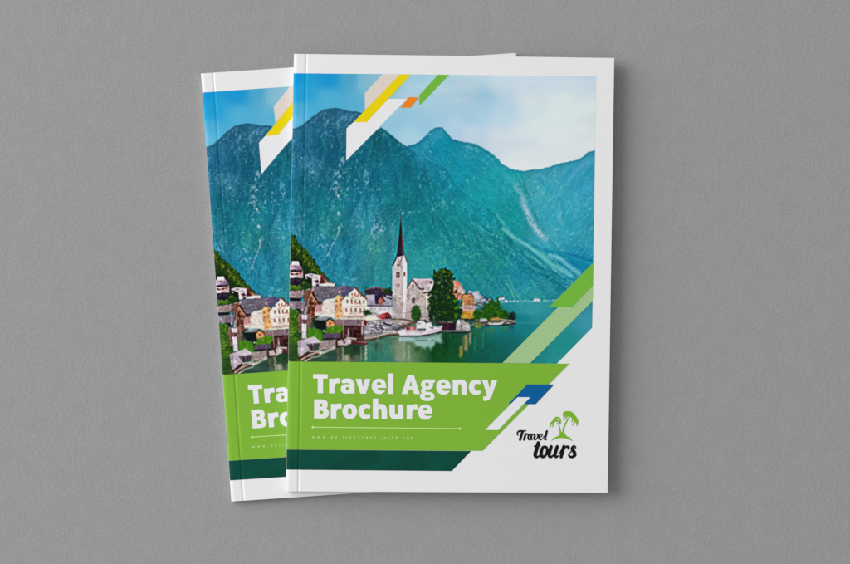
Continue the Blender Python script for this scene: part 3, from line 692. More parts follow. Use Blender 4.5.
rect(302, 323.6, 306.6, 338.4, (226, 234, 240), grain=4); line([(304.6, 325), (304.4, 338)], (250, 250, 250), .8, .5); line([(307, 324), (307, 337)], (112, 80, 84), 1.0, .8)
poly([(335, 319.8), (363, 319.4), (364, 326.2), (360, 326.4), (336, 325.2)], (128, 108, 122), grain=8); poly([(334, 320), (344, 319.4), (343.6, 325), (335, 324)], (168, 130, 120), alpha=.6)
for k in range(8):
    line([(338 + k * 3.2, 320.4), (338.4 + k * 3.2, 325.4)], (110, 92, 108), .5, .5)
poly([(344, 326.2), (362.6, 326.4), (363.4, 341), (344, 340)], (84, 48, 54), grain=10); poly([(350, 330), (361, 330), (361, 337.4), (350, 337)], (52, 28, 32), grain=8)
line([(344, 326.6), (362, 326.4)], (48, 26, 34), 1.1, .9); line([(346, 335), (351, 336)], (200, 190, 200), .7, .5); rect(347.6, 328, 349.2, 337, (186, 166, 170), alpha=.8); rect(361.4, 321, 363.6, 334.4, (214, 190, 196), alpha=.9)
line([(352.6, 329), (352.6, 337)], (120, 90, 90), .6, .8); line([(343.6, 319.4), (343.4, 338)], (206, 180, 176), .7, .8); line([(357, 334), (360, 334.4)], (150, 110, 110), .8, .6)
poly([(364, 319), (367, 321), (366.6, 326), (364.4, 325)], (110, 40, 40)); line([(363.6, 326), (363.8, 340)], (60, 40, 44), 1.4, .8)
poly([(323, 333.6), (338.6, 333.2), (339, 338.4), (324, 338.4)], (94, 80, 112)); line([(323, 338.8), (339, 338.8)], (30, 22, 34), 1.4, .9)
poly([(320, 341), (336, 339.6), (336, 347), (326, 349), (319, 350)], (172, 160, 160), grain=12)
for k in range(6):
    line([(322 + k * 2.4, 341), (322 + k * 2.4, 349)], (140, 126, 130), .6, .6)
poly([(318, 352), (326, 350), (336, 346), (336, 348.4), (320, 355)], (206, 204, 186), soft=.8); line([(322, 352), (336, 348.6)], (96, 110, 100), .7, .7)
rect(335.6, 338.6, 337.4, 348, (70, 34, 36)); rect(341, 331, 343, 342, (96, 30, 30), alpha=.85); poly([(337.6, 341), (348, 338), (352, 340.4), (350, 343.6), (341, 346), (338, 345.6)], (206, 188, 194), grain=10)
line([(343.6, 339), (344.4, 343)], (30, 26, 32), 1.6, .9); line([(339, 346), (343, 345.8)], (16, 16, 18), 1.6, .95); line([(345, 345), (352, 342.6)], (214, 210, 200), .9, .8); line([(347, 337.6), (356, 339)], (236, 230, 226), 1.3, .9)
poly([(352, 341), (362, 342), (367.8, 343), (367.4, 344.8), (356, 344.6), (351, 342.6)], (86, 36, 46)); line([(354, 341.2), (366, 342.4)], (206, 130, 130), .8, .85); rect(362, 334, 364, 341.4, (90, 60, 66), alpha=.8)
poly([(297.6, 341), (307, 338.4), (314.6, 336.6), (320.4, 341.6), (319, 343), (306.6, 344), (310, 350), (299.4, 357.4), (298, 352)], (206, 196, 212), grain=7)
poly([(298, 342), (306.6, 344), (310, 350), (299.4, 357.2)], (196, 186, 206), alpha=.7, grain=5)
poly([(307, 344.6), (319, 343), (316, 348.4), (311, 349.6)], (96, 80, 96), grain=12); rect(311, 344.4, 312.4, 348.6, (30, 26, 40), alpha=.8); rect(315, 344, 316, 347.4, (50, 40, 50), alpha=.8)
line([(299, 358.4), (304, 355), (308, 352.4)], (90, 26, 40), 1.5, .95); line([(301, 360), (309, 355), (318, 352)], (226, 184, 176), 1.6, .9); line([(305, 361), (312, 357.6), (320, 355.6)], (214, 214, 200), 1.6, .85)
line([(303, 361.6), (308, 357), (318, 353.6)], (110, 54, 60), .9, .8); line([(310, 351.4), (320, 350.6)], (236, 226, 226), 1.3, .85); line([(310, 358.6), (324, 354)], (70, 100, 90), .8, .7)
line([(320, 343), (322, 349)], (170, 120, 130), 1.2, .7)

# everyday clutter of the shore: windows, railings, boats' gear, all a fraction of a millimetre in print
VIL = [(288, 262), (303, 262), (306, 274), (326, 276), (336, 284), (352, 287), (392, 288), (393, 296), (406, 292), (413, 281), (430, 280), (452, 284), (464, 292), (482, 294), (512, 312),
       (514, 324), (470, 331), (440, 333), (404, 336), (370, 340), (352, 344), (336, 348), (310, 360), (289, 362)]
r = random.Random(77)
vx = np.array([r.uniform(288, 514) for _ in range(2600)]); vy = np.array([r.uniform(262, 362) for _ in range(2600)])
ok = poly_sd(VIL, vx, vy) > 0
for x, y in zip(vx[ok], vy[ok]):
    row, col_ = int((y - Y0) * S), int((x - X0) * S)
    here = IMG[row, col_]
    lum = here.mean()
    g_ = here[1] - here[0]
    if g_ > 14:                                            # foliage: only slight light and dark leaves
        c = here * r.choice((.55, .7, 1.35)); a = .5
    elif lum > 165:
        if r.random() < .5:
            continue
        c = here * r.choice((.6, .75, .85, 1.06)) + np.array([6, 0, 2]); a = .42
    else:
        c = here * r.choice((.45, .6, 1.4, 1.7)) + np.array([8, 6, 6]); a = .55
    L = r.uniform(.4, 1.8); t = r.choice((0, 0, .1, 1.57, 1.57))
    line([(x, y), (x + L * math.cos(t), y + L * math.sin(t))], np.clip(c, 0, 245), r.uniform(.4, .9), a, .4)
vm = np.clip(poly_sd(VIL, PX, PY) / 2 + .5, 0, 1)
vn = (fbm(SH, 2.6, 501, 2) - .5) * .26 + (fbm(SH, 11, 503, 3) - .5) * .34 - .04
IMG[:] = IMG * (1 + vn * vm)[..., None]
lum = IMG.mean(axis=2)
green = np.clip((IMG[..., 1] - np.maximum(IMG[..., 0], IMG[..., 2])) / 20, 0, 1)
t = (vm * (1 - green))[..., None]
neutral = IMG * .86 + lum[..., None] * .14 + np.array([4, 0, -3])
IMG[:] = IMG * (1 - t) + (neutral * .95 + (neutral - 130) * .12 - 4) * t
# printed photographs are never razor sharp: one small lens blur
for ax in (0, 1):
    IMG[:] = (np.roll(IMG, 1, ax) + np.roll(IMG, -1, ax) + IMG * 2) / 4
# soft photographic contrast grain on the village and slopes
gr = (smooth_noise(SH, 1.3, 301) - .5) * 12 * np.clip((PY - 150) / 60, .25, 1)
IMG += gr[..., None]
# print contrast: local unsharp as in the printed photo
k = IMG.copy()
for ax in (0, 1):
    k = (np.roll(k, 1, ax) + np.roll(k, -1, ax) + k * 2) / 4
    k = (np.roll(k, 2, ax) + np.roll(k, -2, ax) + k * 2) / 4
IMG = np.clip(IMG + (IMG - k) * (0.62 - .25 * vm[..., None]), 0, 240)
k = IMG.copy()
for st in (1, 2, 3, 4):
    for ax in (0, 1):
        k = (np.roll(k, st, ax) + np.roll(k, -st, ax) + k * 2) / 4
mt = (np.clip((PY - 112) / 15, 0, 1) * np.clip((304 - PY) / 6, 0, 1) * np.clip(np.maximum.reduce([inL, inS, inM, inR]) / 2, 0, 1))[..., None]
IMG = np.clip(IMG + (IMG - k) * (.62 * mt + .05 * vm[..., None]), 0, 240)
IMG = np.clip(IMG + mt * np.array([2, 2, -1]), 0, 240)
LIN = np.clip((s2l(IMG) - .004) / REF, 0.001, 0.82)


def sample_print(x, y):
    fx = np.clip((x - X0) * S - 0.5, 0, CW - 1.001); fy = np.clip((y - Y0) * S - 0.5, 0, CH - 1.001)
    ix, iy = fx.astype(int), fy.astype(int)
    tx, ty = (fx - ix)[:, None], (fy - iy)[:, None]
    return (LIN[iy, ix] * (1 - tx) * (1 - ty) + LIN[iy, ix + 1] * tx * (1 - ty)
            + LIN[iy + 1, ix] * (1 - tx) * ty + LIN[iy + 1, ix + 1] * tx * ty)


# ------------------------------------------------------------------ design space -> paper
def homography(src, dst):
    A, b = [], []
    for (x, y), (u, v) in zip(src, dst):
        A.append([x, y, 1, 0, 0, 0, -u * x, -u * y]); b.append(u)
        A.append([0, 0, 0, x, y, 1, -v * x, -v * y]); b.append(v)
    h = np.linalg.solve(np.array(A, float), np.array(b, float))
    return np.append(h, 1).reshape(3, 3)


def hmap(H, x, y):
    w = H[2, 0] * x + H[2, 1] * y + H[2, 2]
    return (H[0, 0] * x + H[0, 1] * y + H[0, 2]) / w, (H[1, 0] * x + H[1, 1] * y + H[1, 2]) / w


DESIGN = [(294.0, 54.0), (614.2, 58.2), (607.6, 492.6), (285.8, 491.2)]     # sheet corners: head-spine, head-fore, foot-fore, foot-spine
UNIT = [(0, 0), (1, 0), (1, 1), (0, 1)]
H_D2U = homography(DESIGN, UNIT)
H_U2D = homography(UNIT, DESIGN)
PXM = FRAME_W / 850.0
CREASE_U = 0.0385


class Booklet:
    """places design coordinates on the (slightly shaped) front cover"""

    def __init__(self, quad, z0, thick, droop=0.0):
        self.H = homography(UNIT, quad)
        self.z0, self.top, self.droop = z0, z0 + thick, droop
        k = PXM * (CAM_H - self.top) / CAM_H
        pts = [((x - 425) * k, (282 - y) * k) for x, y in quad]
        self.org = Vector((sum(p[0] for p in pts) / 4, sum(p[1] for p in pts) / 4, z0))
        e = (pts[1][0] - pts[0][0], pts[1][1] - pts[0][1])
        self.rot = math.atan2(e[1], e[0])

    def surf_z(self, u, v):
        d = (u - CREASE_U) / 0.0034
        z = self.top - 0.00030 * np.exp(-d * d)
        z = z - 0.0005 * np.clip((0.013 - u) / 0.013, 0, 1) ** 2       # rounds into the spine
        z = z + 0.0007 * np.sin(np.clip((u - CREASE_U) / (1 - CREASE_U), 0, 1) * math.pi * .95)  # gentle belly
        return z - self.droop * np.clip(u - .2, 0, 1) ** 2

    def place(self, x, y, lift):
        """design coords -> local metres of the booklet"""
        x = np.asarray(x, float); y = np.asarray(y, float)
        u, v = hmap(H_D2U, x, y)
        return self.place_uv(u, v, lift)

    def place_uv(self, u, v, lift, zabs=None, inset=0.0):
        u = np.asarray(u, float); v = np.asarray(v, float)
        qx, qy = hmap(self.H, u, v)
        k = PXM * (CAM_H - self.top) / CAM_H
        X, Y = (qx - 425) * k, (282 - qy) * k
        Z = self.surf_z(u, v) + lift if zabs is None else np.asarray(zabs, float) + 0 * X
        X = X - self.org.x; Y = Y - self.org.y; Z = Z - self.z0
        c, s = math.cos(-self.rot), math.sin(-self.rot)
        return np.stack([X * c - Y * s, X * s + Y * c, Z], axis=-1)


# ------------------------------------------------------------------ mesh builders
def link_mesh(name, verts, faces, mats, parent=None, smooth=False, colors=None):
    me = bpy.data.meshes.new(name)
    verts = np.asarray(verts, dtype=np.float32)
    if isinstance(faces, tuple):                       # (loop vertex array, loop totals)
        lv, tot = faces
    else:
        tot = np.array([len(f) for f in faces], dtype=np.int32)
        lv = np.array([i for f in faces for i in f], dtype=np.int32)
    me.vertices.add(len(verts)); me.vertices.foreach_set("co", verts.ravel())
    me.loops.add(len(lv)); me.loops.foreach_set("vertex_index", lv.astype(np.int32))
    me.polygons.add(len(tot))
    me.polygons.foreach_set("loop_start", np.concatenate([[0], np.cumsum(tot)[:-1]]).astype(np.int32))
    me.polygons.foreach_set("loop_total", tot.astype(np.int32))
    me.polygons.foreach_set("use_smooth", np.full(len(tot), bool(smooth)))
    if colors is not None:
        at = me.color_attributes.new("ink", 'FLOAT_COLOR', 'POINT')
        c = np.ones((len(verts), 4), dtype=np.float32); c[:, :3] = colors
        at.data.foreach_set("color", c.ravel())
    me.update(calc_edges=True)
    me.materials.append(mats)
    o = bpy.data.objects.new(name, me)
    scene.collection.objects.link(o)
    if parent:
        o.parent = parent
    return o


def march(f, xs, ys):
    """welded marching squares: returns design coords and faces of the region f > 0 (y down; faces face up)"""
    ny, nx = f.shape
    ins = f > 0
    idx = -np.ones(f.shape, int)
    idx[ins] = np.arange(ins.sum())
    yy, xx = np.nonzero(ins)
    vx = list(xs[xx]); vy = list(ys[yy])
    full = ins[:-1, :-1] & ins[1:, :-1] & ins[1:, 1:] & ins[:-1, 1:]
    r, c = np.nonzero(full)
    quads = np.stack([idx[r + 1, c], idx[r + 1, c + 1], idx[r, c + 1], idx[r, c]], axis=1)
    anyc = ins[:-1, :-1] | ins[1:, :-1] | ins[1:, 1:] | ins[:-1, 1:]
    lv = [quads.ravel()]; tot = [np.full(len(quads), 4)]
    edge = {}
    ex_lv, ex_tot = [], []
    rr, cc = np.nonzero(anyc & ~full)
    for r_, c_ in zip(rr.tolist(), cc.tolist()):
        cor = [(r_ + 1, c_), (r_ + 1, c_ + 1), (r_, c_ + 1), (r_, c_)]
        out = []
        for i in range(4):
            a, b = cor[i], cor[(i + 1) % 4]
            ia, ib = ins[a], ins[b]
            if ia:
                out.append(int(idx[a]))
            if ia != ib:
                key = (a, b) if a < b else (b, a)
                if key not in edge:
                    t = f[a] / (f[a] - f[b])
                    edge[key] = len(vx)
                    vx.append(xs[a[1]] + (xs[b[1]] - xs[a[1]]) * t)
                    vy.append(ys[a[0]] + (ys[b[0]] - ys[a[0]]) * t)
                out.append(edge[key])
        if len(out) >= 3:
            ex_lv += out; ex_tot.append(len(out))
    lv.append(np.array(ex_lv, int)); tot.append(np.array(ex_tot, int))
    return np.array(vx), np.array(vy), (np.concatenate(lv), np.concatenate(tot))


def printed(name, f, xs, ys, bk, lift, m, parent, colors=None):
    x, y, F = march(f, xs, ys)
    col = colors(x, y) if colors else None
    return link_mesh(name, bk.place(x, y, lift), F, m, parent, smooth=True, colors=col)


U_CUTS = sorted(set([0.0, .0025, .005, .0075, .0105, .013, .02, .027] + [CREASE_U + k * .0011 for k in range(-9, 10)] + [i / 24 for i in range(2, 25)]))


def band(name, P, bk, lift, m, parent):
    """a flat printed shape with exact corners, cut into strips so it follows the sheet"""
    U = [hmap(H_D2U, p[0], p[1]) for p in P]
    verts, faces = [], []
    for a, b in zip(U_CUTS[:-1], U_CUTS[1:]):
        poly_ = U
        for (lim, sgn) in ((a, 1), (b, -1)):
            out = []
            for i in range(len(poly_)):
                p, q = poly_[i], poly_[(i + 1) % len(poly_)]
                dp, dq = (p[0] - lim) * sgn, (q[0] - lim) * sgn
                if dp >= 0:
                    out.append(p)
                if (dp >= 0) != (dq >= 0):
                    t = dp / (dp - dq)
                    out.append((p[0] + (q[0] - p[0]) * t, p[1] + (q[1] - p[1]) * t))
            poly_ = out
            if not poly_:
                break
        if len(poly_) >= 3:
            ar = sum(poly_[i][0] * poly_[(i + 1) % len(poly_)][1] - poly_[(i + 1) % len(poly_)][0] * poly_[i][1] for i in range(len(poly_)))
            if abs(ar) < 1e-9:
                continue
            if ar > 0:
                poly_ = poly_[::-1]
            faces.append(list(range(len(verts), len(verts) + len(poly_))))
            verts += poly_
    u = np.array([p[0] for p in verts]); v = np.array([p[1] for p in verts])
    return link_mesh(name, bk.place_uv(u, v, lift), faces, m, parent)


# ------------------------------------------------------------------ materials
def material(name, col, rough=0.5, spec=0.3, var=0.0, scale=900.0, bump=0.0):
    m = bpy.data.materials.new(name); m.use_nodes = True
    nt = m.node_tree; b = nt.nodes["Principled BSDF"]
    b.inputs["Roughness"].default_value = rough
    b.inputs["Specular IOR Level"].default_value = spec
    b.inputs["Base Color"].default_value = col
    tc = nt.nodes.new("ShaderNodeTexCoord")
    nz = nt.nodes.new("ShaderNodeTexNoise")
    nz.inputs["Scale"].default_value = scale; nz.inputs["Detail"].default_value = 3.0
    nt.links.new(tc.outputs["Object"], nz.inputs["Vector"])
    if var:
        mp = nt.nodes.new("ShaderNodeMapRange")
        mp.inputs[1].default_value = .3; mp.inputs[2].default_value = .7
        mp.inputs[3].default_value = 1 - var; mp.inputs[4].default_value = 1 + var
        mx = nt.nodes.new("ShaderNodeVectorMath"); mx.operation = 'SCALE'
        mx.inputs[0].default_value = col[:3]
        nt.links.new(nz.outputs["Fac"], mp.inputs[0]); nt.links.new(mp.outputs[0], mx.inputs["Scale"])
        nt.links.new(mx.outputs[0], b.inputs["Base Color"])
    if bump:
        bp = nt.nodes.new("ShaderNodeBump"); bp.inputs["Strength"].default_value = 1.0
        bp.inputs["Distance"].default_value = bump
        nt.links.new(nz.outputs["Fac"], bp.inputs["Height"]); nt.links.new(bp.outputs[0], b.inputs["Normal"])
    return m


PAPER = material("coated_paper", (.815, .815, .82, 1), .55, .10, .006, 500)
EDGE = material("paper_edges", (.74, .735, .72, 1), .8, .1, .05, 2500)
GREEN = material("green_ink", ink((124, 176, 56)), .55, .10, .012, 700)
STRIPE_G = material("leaf_green_ink", ink((112, 178, 62)), .55, .10, .01, 700)
PALE_G = material("pale_green_ink", ink((158, 192, 138)), .55, .10, .015, 600)
DARK_G = material("bottle_green_ink", ink((0, 72, 60)), .55, .10, .16, 55)
YELLOW = material("yellow_ink", ink((226, 204, 8)), .55, .10, .012, 600)
CREAM = material("cream_ink", ink((214, 204, 194)), .55, .10, .01, 600)
ORANGE = material("orange_ink", ink((232, 130, 30)), .55, .10, .012, 600)
BLUE = material("blue_ink", ink((14, 92, 150)), .55, .10, .03, 400)
WHITE = material("white_ink", (.81, .81, .825, 1), .55, .10, .004, 600)
LIME = material("pale_lime_ink", ink((188, 222, 140)), .55, .10, .01, 600)
BLACK = material("black_ink", (.006, .006, .007, 1), .55, .10, .01, 600)
LOGO_G = material("emblem_green_ink", ink((124, 176, 44)), .55, .10, .01, 600)

PHOTO = bpy.data.materials.new("printed_photograph"); PHOTO.use_nodes = True
nt = PHOTO.node_tree; b = nt.nodes["Principled BSDF"]
b.inputs["Roughness"].default_value = .55; b.inputs["Specular IOR Level"].default_value = .10
at = nt.nodes.new("ShaderNodeVertexColor"); at.layer_name = "ink"
nt.links.new(at.outputs["Color"], b.inputs["Base Color"])

# grey textured board the booklets lie on
BOARD = bpy.data.materials.new("grey_textured_board"); BOARD.use_nodes = True
nt = BOARD.node_tree; b = nt.nodes["Principled BSDF"]
b.inputs["Roughness"].default_value = .85; b.inputs["Specular IOR Level"].default_value = .15
tc = nt.nodes.new("ShaderNodeTexCoord")
n1 = nt.nodes.new("ShaderNodeTexNoise"); n1.inputs["Scale"].default_value = 820; n1.inputs["Detail"].default_value = 4; n1.inputs["Roughness"].default_value = .62
n2 = nt.nodes.new("ShaderNodeTexNoise"); n2.inputs["Scale"].default_value = 90; n2.inputs["Detail"].default_value = 5
n3 = nt.nodes.new("ShaderNodeTexVoronoi"); n3.inputs["Scale"].default_value = 420
for n in (n1, n2, n3):
    nt.links.new(tc.outputs["Object"], n.inputs["Vector"])
r1 = nt.nodes.new("ShaderNodeMapRange"); r1.inputs[1].default_value = .3; r1.inputs[2].default_value = .7; r1.inputs[3].default_value = .90; r1.inputs[4].default_value = 1.10
r2 = nt.nodes.new("ShaderNodeMapRange"); r2.inputs[1].default_value = .3; r2.inputs[2].default_value = .7; r2.inputs[3].default_value = .975; r2.inputs[4].default_value = 1.025
mu = nt.nodes.new("ShaderNodeMath"); mu.operation = 'MULTIPLY'
sc_ = nt.nodes.new("ShaderNodeVectorMath"); sc_.operation = 'SCALE'; sc_.inputs[0].default_value = (.318, .318, .318)
nt.links.new(n1.outputs["Fac"], r1.inputs[0]); nt.links.new(n2.outputs["Fac"], r2.inputs[0])
nt.links.new(r1.outputs[0], mu.inputs[0]); nt.links.new(r2.outputs[0], mu.inputs[1])
nt.links.new(mu.outputs[0], sc_.inputs["Scale"]); nt.links.new(sc_.outputs[0], b.inputs["Base Color"])
bp = nt.nodes.new("ShaderNodeBump"); bp.inputs["Distance"].default_value = .00012; bp.inputs["Strength"].default_value = .8
ad = nt.nodes.new("ShaderNodeMath"); ad.operation = 'ADD'
nt.links.new(n1.outputs["Fac"], ad.inputs[0]); nt.links.new(n3.outputs["Distance"], ad.inputs[1])
nt.links.new(ad.outputs[0], bp.inputs["Height"]); nt.links.new(bp.outputs[0], b.inputs["Normal"])

# ------------------------------------------------------------------ table board
T = 3.0
link = link_mesh("tabletop", [(-T, -T, 0), (T, -T, 0), (T, T, 0), (-T, T, 0), (-T, -T, -.03), (T, -T, -.03), (T, T, -.03), (-T, T, -.03)],
                 [(0, 1, 2, 3), (7, 6, 5, 4), (0, 4, 5, 1), (1, 5, 6, 2), (2, 6, 7, 3), (3, 7, 4, 0)], BOARD)
tag(link, kind="structure")

# ------------------------------------------------------------------ lettering as distance fields
def fbox(x, y, x0, y0, x1, y1):
    return np.minimum(np.minimum(x - x0, x1 - x), np.minimum(y - y0, y1 - y))


def fell(x, y, cx, cy, a, b_, p=2.0):
    return (1 - ((np.abs(x - cx) / a) ** p + (np.abs(y - cy) / b_) ** p) ** (1 / p)) * min(a, b_)


def fpoly(x, y, P):
    return poly_sd(P, x, y)


def fstroke(x, y, P, R):
    """variable-radius stroke through a smooth curve"""
    if not hasattr(R, '__len__'):
        R = [R] * len(P)
    Q = []
    n = len(P)
    for i in range(n - 1):
        p0, p1, p2, p3 = P[max(i - 1, 0)], P[i], P[i + 1], P[min(i + 2, n - 1)]
        for k in range(5):
            t = k / 5.0
            h = lambda a, b_, c, d: .5 * (2 * b_ + (c - a) * t + (2 * a - 5 * b_ + 4 * c - d) * t * t + (3 * b_ - a - 3 * c + d) * t ** 3)
            Q.append((h(p0[0], p1[0], p2[0], p3[0]), h(p0[1], p1[1], p2[1], p3[1]), R[i] + (R[i + 1] - R[i]) * t))
    Q.append((P[-1][0], P[-1][1], R[-1]))
    f = np.full(x.shape, -1e9)
    for a, b_ in zip(Q[:-1], Q[1:]):
        ex, ey = b_[0] - a[0], b_[1] - a[1]
        t = np.clip(((x - a[0]) * ex + (y - a[1]) * ey) / (ex * ex + ey * ey + 1e-12), 0, 1)
        f = np.maximum(f, a[2] + (b_[2] - a[2]) * t - np.hypot(x - a[0] - t * ex, y - a[1] - t * ey))
    return f


mx_, mn_ = np.maximum, np.minimum
CAP, XH, ST = 18.7, 14.6, 5.1


def g_T(x, y): return mx_(fbox(x, y, 0, 14.7, 14.3, CAP), fbox(x, y, 4.6, 0, 9.7, 16))
def g_r(x, y): return mx_(fbox(x, y, 0, 0, ST, 14.3), mn_(fstroke(x, y, [(2.8, 6), (3.6, 9.6), (6.2, 12.0), (8.6, 12.5), (12, 12.1)], 2.35), mn_(10.4 - x, y)))


def g_a(x, y):
    f = fbox(x, y, 8.4, 0, 13.5, 9.2)
    f = mx_(f, fstroke(x, y, [(2.6, 12.0), (6.0, 12.6), (9.2, 12.0), (11.1, 9.2)], [2.0, 2.1, 2.3, 2.5]))
    f = mx_(f, mx_(fell(x, y, 4.9, 4.35, 4.9, 4.6, 2.3), fbox(x, y, 5, 6.0, 10, 8.75)))
    f = mx_(f, fbox(x, y, 5, 0.2, 9, 3.2))
    f = mn_(f, -mn_(fell(x, y, 6.7, 4.55, 2.0, 1.85, 2.4), 8.4 - x + 5))
    return mx_(f, fbox(x, y, 8.5, 0, 13.5, 9.2))


def g_v(x, y): return fpoly(x, y, [(0, 14.4), (5.4, 14.4), (7.3, 5.4), (9.2, 14.4), (14.4, 14.4), (9.9, 0), (4.6, 0)])


def g_e(x, y, w=13.9):
    f = fell(x, y, 7.05, 7.2, 7.05, 7.45, 2.15)
    f = mn_(f, -mn_(fell(x, y, 7.0, 9.1, 2.35, 2.7, 2.2), y - 8.75))
    f = mn_(f, -fpoly(x, y, [(5.4, 5.9), (20, 5.9), (20, 3.35), (12.6, 3.35), (9.0, 3.0), (6.4, 3.9)]))
    return f


def g_l(x, y, h=20.1): return fbox(x, y, 0, 0, ST, h)


def g_A(x, y):
    f = fpoly(x, y, [(0, 0), (6.0, CAP), (11.9, CAP), (17.9, 0), (12.4, 0), (11.4, 3.9), (6.4, 3.9), (5.4, 0)])
    return mn_(f, -fpoly(x, y, [(7.3, 7.6), (10.5, 7.6), (8.9, 13.8)]))


def g_g(x, y):
    f = fell(x, y, 6.6, 9.55, 6.0, 5.05, 2.1)
    f = mx_(f, fpoly(x, y, [(7, 14.4), (14.4, 14.4), (14.4, 11.6), (9, 10.9)]))
    f = mx_(f, fell(x, y, 6.8, -2.3, 7.0, 4.4, 2.2))
    f = mx_(f, fstroke(x, y, [(4.2, 5.6), (2.5, 3.2), (4.2, 1.0)], 1.9))
    f = mn_(f, -fell(x, y, 6.6, 9.55, 1.9, 2.3))
    return mn_(f, -fell(x, y, 7.2, -2.35, 3.3, 1.35, 2.3))


def arch(x, y, w):
    f = fell(x, y, w - 5.9, 8.2, 5.9, 6.5, 2.3)
    f = mx_(mn_(mn_(f, y - 8.0), x - 2), fbox(x, y, w - ST, 0, w, 8.6))
    hole = mn_(fell(x, y, w / 2.0, 7.6, w / 2.0 - ST, 2.9, 2.1), x - 3)
    return mn_(f, -hole)


def g_n(x, y): return mx_(fbox(x, y, 0, 0, ST, 14.3), arch(x, y, 13.9))
def g_h(x, y): return mx_(fbox(x, y, 0, 0, ST, 20.1), arch(x, y, 13.9))


def g_u(x, y):
    w = 13.7
    a = arch(w - x, 14.4 - y, w)
    return mx_(a, fbox(x, y, w - ST, 0, w, 14.4))


def g_c(x, y):
    f = mn_(fell(x, y, 7.1, 7.2, 7.1, 7.45, 2.1), 11.6 - x)
    return mn_(f, -mx_(fell(x, y, 8.2, 7.2, 2.9, 3.6, 2.1), fpoly(x, y, [(8, 10.8), (10.0, 10.5), (20, 12.0), (20, 2.6), (10.0, 3.8), (8, 3.6)])))


def g_y(x, y):
    f = fpoly(x, y, [(0, 14.4), (5.4, 14.4), (7.5, 5.6), (9.6, 14.4), (14.9, 14.4), (9.4, -1.6), (7.0, -5.0), (3.4, -6.2), (1.2, -5.9), (1.2, -2.1), (3.2, -2.2), (4.7, -0.9), (5.0, .4)])
    return f


def g_B(x, y):
    f = fbox(x, y, 0, 0, 6, CAP)
    f = mx_(f, mx_(mn_(fell(x, y, 7.0, 13.9, 6.3, 4.8, 2.5), x - 4), fbox(x, y, 4, 9.1, 7, CAP)))
    f = mx_(f, mx_(mn_(fell(x, y, 7.4, 5.35, 7.0, 5.35, 2.5), x - 4), fbox(x, y, 4, 0, 7.4, 10.7)))
    f = mn_(f, -mn_(fell(x, y, 6.1, 13.15, 2.4, 1.75, 2.6), x - 5.1))
    return mn_(f, -mn_(fell(x, y, 6.3, 5.75, 2.9, 2.0, 2.6), x - 5.1))


def g_o(x, y): return mn_(fell(x, y, 7.15, 7.2, 7.15, 7.45, 2.1), -fell(x, y, 7.15, 7.2, 2.25, 3.7, 2.1))


TITLE = [(g_T, 313.3, 1, 14.3), (g_r, 329.3, 1, 11), (g_a, 341.0, 1, 14), (g_v, 355.9, 1, 15), (g_e, 372.0, 1, 15), (g_l, 388.2, 1, 6),
         (g_A, 401.9, 1, 18), (g_g, 420.5, 1, 15), (g_e, 436.4, 1, 15), (g_n, 452.9, 1, 14), (g_c, 468.9, 1, 12), (g_y, 482.1, 1, 15)]
TITLE = [(g, x, 392.9, w) for g, x, _, w in TITLE] + \
        [(g, x, 418.1, w) for g, x, w in ((g_B, 314.3, 15), (g_r, 331.1, 11), (g_o, 342.7, 15), (g_c, 358.6, 12), (g_h, 373.0, 14), (g_u, 389.6, 14), (g_r, 406.9, 11), (g_e, 418.2, 15))]
GS = 0.22


def compose(items, x0, y0, x1, y1, gs):
    xs = np.arange(x0, x1, gs); ys = np.arange(y0, y1, gs)
    f = np.full((len(ys), len(xs)), -1.0)
    for (fn, bx0, by0, bx1, by1) in items:
        c0, c1 = np.searchsorted(xs, (bx0, bx1)); r0, r1 = np.searchsorted(ys, (by0, by1))
        Xg, Yg = np.meshgrid(xs[c0:c1], ys[r0:r1])
        f[r0:r1, c0:c1] = np.maximum(f[r0:r1, c0:c1], fn(Xg, Yg))
    return f, xs, ys


def title_field():
    items = []
    for g, gx, by, w in TITLE:
        base = by + 0.0088 * (gx - 313)
        items.append((lambda X, Y, g=g, gx=gx, base=base: g(X - gx, base + 0.0088 * (X - gx) - Y) + .16, gx - 1.5, base - 22, gx + w + 1.5, base + 8))
    return compose(items, 310, 370, 500, 424, GS)


# tiny spaced web address: stroke letters on a 2 x 3 unit cell
MINI = {
    'w': [[(0, 2), (.5, 0), (1, 1.6), (1.5, 0), (2, 2)]], '.': [[(.8, 0), (1, 0)]], 'd': [[(1.6, 3), (1.6, 0), (.3, 0), (.3, 1.8), (1.6, 1.8)]],
    'o': [[(.3, 0), (1.6, 0), (1.6, 1.9), (.3, 1.9), (.3, 0)]], 'l': [[(.9, 0), (.9, 3)]], 'i': [[(.9, 0), (.9, 1.9)], [(.9, 2.8), (.9, 3)]],
    'c': [[(1.6, 0), (.3, 0), (.3, 1.9), (1.6, 1.9)]], 'k': [[(.3, 0), (.3, 3)], [(1.6, 2), (.3, 1), (1.6, 0)]], 'e': [[(1.6, 0), (.3, 0), (.3, 1.9), (1.6, 1.9), (1.6, 1), (.3, 1)]],
    't': [[(.9, 3), (.9, 0), (1.5, 0)], [(.3, 2), (1.5, 2)]], 'r': [[(.4, 0), (.4, 1.9), (1.5, 1.9)]], 'a': [[(.3, 1.9), (1.6, 1.9), (1.6, 0), (.3, 0), (.3, 1), (1.6, 1)]],
    'v': [[(0, 2), (.9, 0), (1.8, 2)]], 's': [[(.3, 0), (1.6, 0), (1.6, 1), (.3, 1), (.3, 1.9), (1.6, 1.9)]], 'm': [[(0, 0), (0, 1.9), (1, 1.9), (1, 0)], [(1, 1.9), (2, 1.9), (2, 0)]]}


